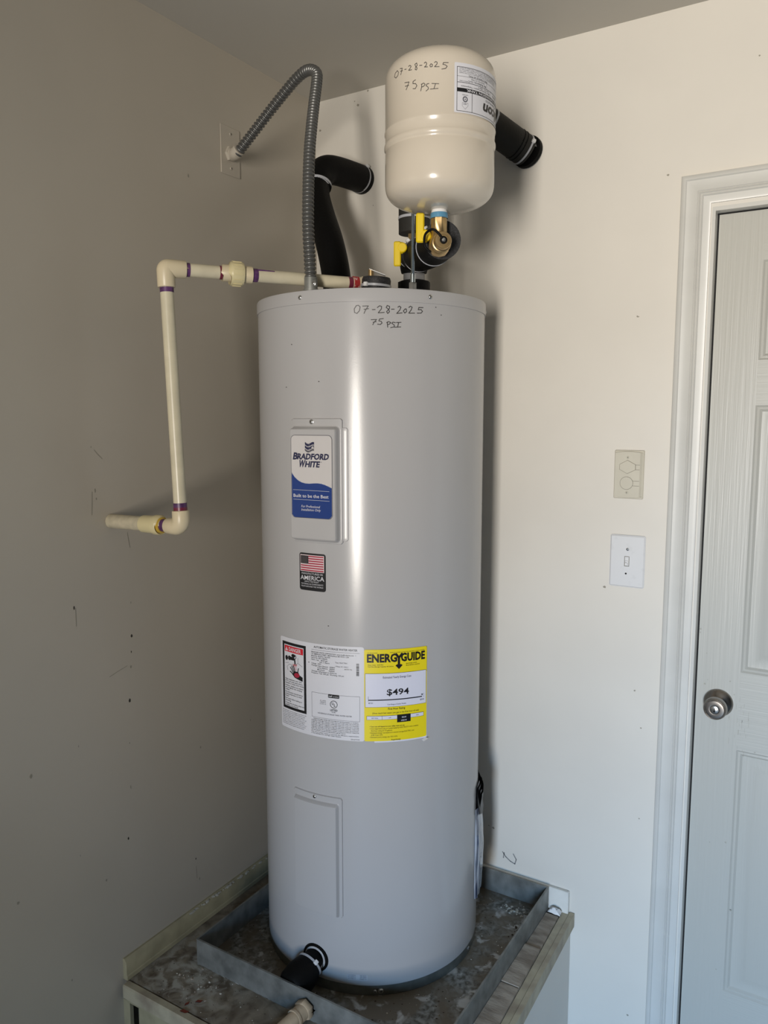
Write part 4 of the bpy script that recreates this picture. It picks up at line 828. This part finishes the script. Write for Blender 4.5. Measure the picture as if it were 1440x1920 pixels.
pstroke(mb, F, [(W_-0.0262, 0.0770-0.0110), (W_-0.0262, 0.0705), (W_-0.0205, 0.0768), (W_-0.0150, 0.0715), (W_-0.0150, 0.0660), (W_-0.0262, 0.0660)], 0.0004, 0.0010, 2); ptext(mb, F, 'upc', W_-0.0235, 0.0675, 0.0065, 0.0026, 0.0010, 2, 0.02, 0.3)
tag(mb.build('tank_label', [M['paper'], M['black'], M['greyp']], tk), 'white specification label fixed upside down')
F = on_cyl(TX, TY, TR, 0, 0); mb = MB()
for st in TW:
    pts = [(math.radians(a)*TR, z) for a, z in st]
    pstroke(mb, F, pts, 0.0010, 0.0007)
tag(mb.build('handwriting', M['ink'], tk), 'handwritten 07-28-2025 75 PSI')

# ------------------------------------------------------------ cold water line, valves, branch
NC = Vector((0.475, -0.256, HH))
cold = thing('cold_water_line', tuple(NC), 'black insulated cold water pipe rising behind the expansion tank and entering the back wall on its right', 'pipe')
pa = smooth_path([(0.652, -0.004, 1.978), (0.634, -0.030, 1.992), (0.565, -0.135, 2.045), (0.530, -0.185, 2.060), (0.492, -0.235, 2.045), (0.478, -0.254, 1.99), (0.475, -0.256, 1.90), (0.475, -0.256, 1.752)], 8)
rr = [0.037]*len(pa); sl = MB().tube(pa, rr, 32, 0, True, 1).build('foam_sleeve', [M['foamg'], M['foamend']], cold)
band(pa, 4, 0.037, 0.0022, 32, (0.5, -0.4, 0.2), sl); band(pa, 13, 0.037, 0.0022, 32, (-0.5, 0, 0.8), sl); band(pa, 50, 0.037, 0.0030, 32, (-0.5, 0.6, 0.1), sl); band([(0.475,-0.256,1.80),(0.475,-0.256,1.787),(0.475,-0.256,1.77)], 1, 0.037, 0.0030, 32, (-0.7, 0.6, 0.1), sl)
for i in (7, 8): band(pa, i, 0.0369, 0.0008, 32, None, sl, 'foam', 'foam_seam')
MB().tube([(0.657, -0.0005, 1.975), (0.655, -0.010, 1.977)], 0.0395, 32).build('foam_collar', M['foam'], cold)
mb = MB(); T = Matrix.Translation((NC.x, NC.y, 0))
mb.lathe([(0.012,1.752),(0.0165,1.751),(0.0165,1.738),(0.0125,1.736)], 6, 0, T, smooth=False); mb.lathe([(0.0125,1.738),(0.0125,1.728),(0.0165,1.722),(0.018,1.712),(0.0165,1.700),(0.012,1.694),(0.012,1.686)], 28, 0, T)
mb.build('ball_valve', M['brass'], cold)
def handle(plate, hub, az, parent, label):
    cd = Vector((math.cos(az), math.sin(az), 0)); T = frame(plate, cd, (0,0,1)); T2 = frame(plate, cd, (0,0,1))
    # local x is up, local z faces out
    mb = MB(); mb.box((plate[3] if len(plate) > 3 else -0.027, -0.0070, -0.0045), (0.027, 0.0070, 0.0045), 0, T, 0.0030); h = mb.build('butterfly_handle', M['yellow'], parent)
    return h
def bhandle(name_c, upz, lo_, hubz, az):
    """flat yellow lever: plate centre, hub on its right side"""
    nrm = Vector((math.cos(az), math.sin(az), 0)); rt = Vector((-nrm.y, nrm.x, 0)); c = Vector(name_c)
    T = Matrix(((rt.x, 0, nrm.x, c.x), (rt.y, 0, nrm.y, c.y), (0, 1, 0, c.z), (0,0,0,1)))
    mb = MB(); w = 0.0080; mb.box((-w, lo_, -0.003), (w, upz, 0.004), 0, T, 0.0026)
    mb.box((-0.0125*0.2, lo_*0+hubz-0.0125, -0.006), (0.0145, hubz+0.0125, 0.0025), 0, T, 0.0035)
    a = T @ Vector((0.0105, hubz, -0.010)); b = T @ Vector((0.0105, hubz, 0.0048)); mb.cyl(a, b, 0.0108, 28, 0, 0.002)
    return tag(mb.build('butterfly_handle', M['yellow'], cold), 'yellow plastic butterfly handle')
bhandle((0.6595, -0.5605, 1.6815), 0.0285, -0.0270, -0.0140, math.radians(-60))
bhandle((0.512, -0.397, 1.678), 0.0265, -0.0270, 0.0130, math.radians(-60))
# short brass stems carrying the handles
MB().cyl((0.519, -0.383, 1.692), (0.482, -0.262, 1.712), 0.0055, 14).build('handle_stem', M['brass'], cold)
MB().cyl((0.668, -0.552, 1.668), (0.690, -0.536, 1.672), 0.0055, 14).build('handle_stem', M['brass'], cold)
# nipple, coupling, collar
MB().lathe([(0.0255,HH+0.0005),(0.037,HH+0.001),(0.0390,HH+0.010),(0.0385,HH+0.056),(0.025,HH+0.060)], 10, 0, T, smooth=False).build('foam_collar', M['foam'], cold)
MB().lathe([(0.024,HH+0.055),(0.0255,HH+0.057),(0.0255,HH+0.076),(0.0235,HH+0.078)], 32, 0, T).build('dielectric_coupling', mat('grey_coupling', (0.20,0.20,0.205), 0.45), cold)
b0 = NC+Vector((0,0,0.076)); bp_ = smooth_path([tuple(b0), (0.477, -0.259, 1.680), (0.492, -0.278, 1.696), (0.540, -0.340, 1.684), (0.615, -0.433, 1.670), (0.688, -0.522, 1.664)], 8)
br = [0.030 + 0.007*min(1, i/12) for i in range(len(bp_))]
bs = MB().tube(bp_, br, 36, 0, True, 1).build('branch_sleeve', [M['foam'], M['foamend']], cold)
band(bp_, 34, 0.037, 0.0016, 36, (-0.5,-0.1,0.9), bs); band(bp_, 22, 0.037, 0.0012, 36, (-0.6,-0.2,0.7), bs); band(bp_, 12, 0.036, 0.0012, 36, (-0.9,-0.3,0.2), bs)
# brass service valve under the tank
vb = thing('service_valve', (TX, TY, 1.66), 'brass service valve with a strapped drain cap directly under the expansion tank', 'valve')
mb = MB(); Tt = Matrix.Translation((TX, TY, 0))
mb.lathe([(0.0135,1.700),(0.0160,1.6985),(0.0160,1.672),(0.0145,1.669)], 8, 0, Tt, smooth=False); mb.lathe([(0.0145,1.672),(0.0155,1.664),(0.0190,1.655),(0.0200,1.647),(0.0185,1.638),(0.012,1.630),(0.0005,1.627)], 36, 0, Tt)
mb.cyl((0.684, -0.518, 1.663), (TX, TY, 1.650), 0.0140, 28); vbb = mb.build('valve_body', M['brass'], vb)
MB().lathe([(0.0165,1.6985),(0.0170,1.6990),(0.0170,1.7065),(0.0160,1.7085)], 32, 0, Tt).build('sealant_ring', M['bluetape'], vb)
ax = Vector((0.64, -0.73, 0.06)).normalized(); q = Vector((TX+0.004, TY-0.004, 1.650)); T = frame(q, ax, (0,0,1))
mb = MB().lathe([(0.0150,0.0),(0.0195,0.006),(0.0195,0.012),(0.0180,0.014),(0.0155,0.0145),(0.0150,0.0160)], 40, 0, T); mb.build('outlet_flange', M['brass'], vb)
MB().lathe([(0.0150,0.0150),(0.0162,0.0155),(0.0162,0.0185),(0.0150,0.0190)], 32, 0, T).build('cap_washer', M['foam'], vb)
cp = MB().lathe([(0.0150,0.0185),(0.0165,0.0192),(0.0165,0.0270),(0.0155,0.0285),(0.0110,0.0287),(0.0105,0.0280),(0.0001,0.0280)], 28, 0, T, smooth=False).build('drain_cap', M['brass'], vb)
MB().lathe([(0.0045,0.0275),(0.0045,0.0300),(0.0032,0.0318),(0.0001,0.0324)], 20, 0, T).build('rivet', M['metal'], cp)
ce = q+ax*0.0298; up_ = Vector((0,0,1)); L_ = Vector((-0.852,-0.523,0))
st = smooth_path([ce+L_*0.001, ce+L_*0.009+up_*0.011, ce+L_*0.021+up_*0.019, ce+L_*0.032+up_*0.013-ax*0.012, ce+L_*0.031-up_*0.006-ax*0.020, ce+L_*0.020-up_*0.018-ax*0.018], 7)
MB().tube(st, 0.0024, 12).build('rubber_strap', M['foam'], vb)
MB().lathe([(0.0050,0.0280),(0.0072,0.0283),(0.0072,0.0300),(0.0050,0.0303)], 20, 0, T).build('strap_loop', M['foam'], vb)
# threaded support rod
RB = Vector((0.5885, -0.463, HH))
rod = thing('support_rod', tuple(RB), 'thin zinc threaded rod standing on the heater top in front of the black insulation', 'rod')
pts = []; rads = []; z = HH; k = 0
while z < 1.852: pts.append((RB.x, RB.y, z)); rads.append(0.0040 if k % 2 else 0.0034); z += 0.0011; k += 1
MB().tube(pts, rads, 12).build('threaded_shaft', M['zinc'], rod)
MB().lathe([(0.004,HH+0.0005),(0.0088,HH+0.0005),(0.0088,HH+0.014),(0.0078,HH+0.0155),(0.004,HH+0.0155)], 6, 0, Matrix.Translation((RB.x,RB.y,0)), smooth=False).build('hex_nut', M['metal'], rod)
MB().lathe([(0.004,HH+0.0155),(0.0055,HH+0.0156),(0.0055,HH+0.032),(0.004,HH+0.033)], 14, 0, Matrix.Translation((RB.x,RB.y,0))).build('rod_coupler', M['zinc'], rod)

# ------------------------------------------------------------ hot water line
NH = Vector((0.302, -0.322, HH))
hot = thing('hot_water_line', tuple(NH), 'black insulated hot water pipe rising behind the grey flexible conduit and turning into the back wall', 'pipe')
hp = smooth_path([(0.302,-0.322,HH+0.001), (0.3015,-0.3215,HH+0.014), (0.283,-0.302,1.650), (0.262,-0.283,1.700), (0.231,-0.262,1.765), (0.187,-0.232,1.835), (0.154,-0.206,1.893), (0.137,-0.182,1.935)], 8)
r1 = [0.033+0.003*math.sin(PI*i/(len(hp)-1)) for i in range(len(hp))]
hs = MB().tube(hp, r1, 34).build('foam_sleeve', M['foam'], hot)
el = smooth_path([(0.139,-0.184,1.926), (0.134,-0.168,1.958), (0.138,-0.140,1.980), (0.147,-0.100,1.986), (0.160,-0.035,1.986), (0.163,-0.004,1.985)], 9)
he = MB().tube(el, [0.0372]*len(el), 34).build('foam_elbow', M['foam'], hot)
band(el, 41, 0.0372, 0.0016, 34, (0.6,-0.3,0.7), he); band(el, 2, 0.0372, 0.0016, 34, (0.3,-0.9,0.2), he)
MB().cyl((0.163,-0.012,1.985), (0.163,-0.0005,1.985), 0.0385, 34).build('foam_collar', M['foam'], hot)

# ------------------------------------------------------------ flexible conduit and its wall plate
CP = [(x+0.0072*max(0, min(1, (1.95-z)/0.25)), y-0.0096*max(0, min(1, (1.95-z)/0.25)), z) for x, y, z in CP]
cpth = resample(smooth_path([Vector(q) for q in CP], 14), 0.0009)
prf = [0.0092, 0.0093, 0.0104, 0.0121, 0.0127, 0.0129, 0.0129, 0.0127, 0.0121, 0.0106]
fc_ = thing('flexible_conduit', (CP[0][0], CP[0][1], HH), 'grey ribbed flexible metal conduit arching from the heater top to the left wall', 'conduit')
MB().tube(cpth, [prf[i % len(prf)] for i in range(len(cpth))], 20).build('ribbed_armour', M['conduit'], fc_)
cb = Vector((CP[0][0]+0.001, CP[0][1]-0.001, HH)); mb = MB()
mb.tube([cb+Vector((0,0,0.0005)), cb+Vector((0,0,0.006)), cb+Vector((0,0,0.0062)), cb+Vector((-0.0005,0,0.030)), cb+Vector((-0.0005,0,0.030))], [0.0165,0.0165,0.0142,0.0142,0.0120], 24)
mb.box((0.006,-0.009,0.009), (0.019,-0.001,0.024), 0, Matrix.Translation(cb), 0.0015); mb.build('clamp_connector', M['galv'], fc_)
screw(tuple(cb+Vector((0.014,-0.009,0.016))), (0.2,-1,0), 0.0038, fc_)
we = Vector((0.0, -0.372, 1.985)); mb = MB()
mb.tube(smooth_path([we+Vector((0.003,0.004,-0.004)), we+Vector((0.017,0.003,-0.006)), we+Vector((0.030,-0.003,-0.007)), we+Vector((0.044,-0.006,-0.001))], 6), 0.0158, 24)
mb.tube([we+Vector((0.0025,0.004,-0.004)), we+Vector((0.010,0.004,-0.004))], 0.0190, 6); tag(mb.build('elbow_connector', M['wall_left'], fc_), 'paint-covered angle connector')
wp = thing('conduit_wall_plate', (0, -0.366, 1.989), 'blank painted cover plate on the left wall where the conduit enters', 'cover plate')
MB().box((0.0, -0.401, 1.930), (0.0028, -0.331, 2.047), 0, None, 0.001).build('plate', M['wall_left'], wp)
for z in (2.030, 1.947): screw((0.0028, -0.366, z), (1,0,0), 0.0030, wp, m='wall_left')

# ------------------------------------------------------------ relief discharge pipe (cream plastic)
pv = thing('discharge_pipe', (0.2, -0.775, 1.09), 'cream plastic discharge pipe running left from the relief valve, down, and into the left wall', 'pipe')
A = Vector((0.443, -0.425, 1.6145)); B = Vector((0.196, -0.779, 1.6175)); d = (B-A).normalized(); PR = 0.0134
C = Vector((0.1965, -0.779, 1.6175)); D = Vector((0.217, -0.777, 1.094)); dn2 = (D-C).normalized()
Lh = (B-A).length
def at_(t): return A + d*t
MB().tube([at_(0.012), at_(Lh-0.012)], PR, 28).build('horizontal_pipe', M['pvc'], pv)
MB().tube([C+dn2*0.01, D-dn2*0.01], PR, 28).build('riser_pipe', M['pvc'], pv)
MB().tube([at_(-0.004), at_(0.006), at_(0.006), at_(0.016), at_(0.016), at_(0.040)][:4], [0.0165,0.0165,0.0150,0.0150], 24).build('threaded_adapter', M['pvcfit'], pv)
MB().tube([at_(0.016), at_(0.028)], 0.0158, 24).build('primer_band', M['redp'], pv)
MB().tube([at_(0.030), at_(0.040)], PR+0.0004, 24).build('primer_band', M['maroon'], pv)
def pos(px, table=[(310,1.0),(341,.90),(409,.765),(432,.715),(457,.67)]): return 0
# elbow at the top
R_e = 0.0178
mb = MB(); arc = []
for k in range(9): a = PI/2*k/8; arc.append(C + (-d)*0.005*(1-math.sin(a)) + dn2*0.005*(1-math.cos(a)))
mb.tube([C-d*0.040, C-d*0.040, C-d*0.038] + arc + [C+dn2*0.036, C+dn2*0.038, C+dn2*0.038], [0.0150, R_e-0.001, R_e] + [R_e]*9 + [R_e, R_e-0.001, 0.0150], 30); mb.build('pipe_elbow', M['pvcfit'], pv)
MB().tube([C-d*0.0385, C-d*0.0475], PR+0.0004, 26).build('primer_band', M['purple'], pv)
MB().tube([C+dn2*0.0385, C+dn2*0.048], PR+0.0004, 26).build('primer_band', M['purple'], pv)
# union
u0 = C-d*0.118
U = lambda t: u0-d*t
MB().tube([U(-0.004), U(-0.004), U(0.016), U(0.016)], [0.014,0.0172,0.0172,0.014], 28).build('union_end', M['pvcfit'], pv)
mb = MB(); mb.tube([U(0.012), U(0.012), U(0.015), U(0.036), U(0.039), U(0.039)], [0.0165,0.0235,0.0245,0.0245,0.0232,0.017], 40)
for k in range(14):
    a = 2*PI*k/14; T = frame(U(0.0255), -d); mb.box((0.0242,-0.0009,-0.009), (0.0258,0.0009,0.009), 0, T @ Matrix.Rotation(a, 4, 'Z'))
mb.build('union_nut', M['pvcy'], pv)
MB().tube([U(0.038), U(0.038), U(0.058), U(0.058)], [0.014,0.0178,0.0172,0.014], 28).build('union_end', M['pvcfit'], pv)
MB().tube([U(-0.0045), U(-0.010)], PR+0.0004, 26).build('primer_band', M['maroon'], pv)
MB().tube([U(0.0585), U(0.070)], PR+0.0004, 26).build('primer_band', M['purple'], pv)
side = Vector((d.y, -d.x, 0)).normalized(); side = -side if side.dot(Vector((1,-1,0))) < 0 else side
q0 = U(0.070)+side*PR*0.72+Vector((0,0,PR*0.72)); mb = MB(); mb.tube([q0, q0-d*0.035], [0.0018,0.0010], 8); mb.build('primer_run', M['purple'], pv)
# bottom elbow, coupling, stub into the wall
Wn = Vector((-1, -0.008, -0.012)).normalized(); mb = MB(); arc = []
for k in range(9): a = PI/2*k/8; arc.append(D - dn2*0.016*(1-math.sin(a)) + Wn*0.016*(1-math.cos(a)))
mb.tube([D-dn2*0.034, D-dn2*0.034, D-dn2*0.032] + arc + [D+Wn*0.038, D+Wn*0.040, D+Wn*0.040], [0.0150, R_e-0.001, R_e] + [R_e]*9 + [R_e-.001, R_e-0.002, 0.0140], 30); mb.build('pipe_elbow', M['pvcfit'], pv)
MB().tube([D-dn2*0.0345, D-dn2*0.041], PR+0.0006, 26).build('primer_band', M['maroon'], pv)
MB().tube([D-dn2*0.041, D-dn2*0.050], PR+0.0004, 26).build('primer_band', M['purple'], pv)
Wp = lambda t: D+Wn*t
MB().tube([Wp(0.036), Wp(0.060)], PR, 26).build('primer_band', M['purple'], pv)
MB().tube([Wp(0.054), Wp(0.056), Wp(0.060), Wp(0.062)], [0.0150,0.0172,0.0172,0.0150], 26).build('cement_bead', M['glue'], pv)
MB().tube([Wp(0.059), Wp(0.059), Wp(0.061), Wp(0.074), Wp(0.075), Wp(0.112), Wp(0.1125)], [0.0150,0.0200,0.0212,0.0212,0.0195,0.0185,0.0150], 30).build('pipe_coupling', M['pvcy'], pv)
tag(MB().tube([Wp(0.110), Vector((0.0005, D.y-0.0015, D.z-0.0025))], 0.0158, 28).build('wall_stub', mat('painted_stub', (0.58,0.52,0.38), 0.5, var=0.2, vscale=60), pv), 'dull painted stub')
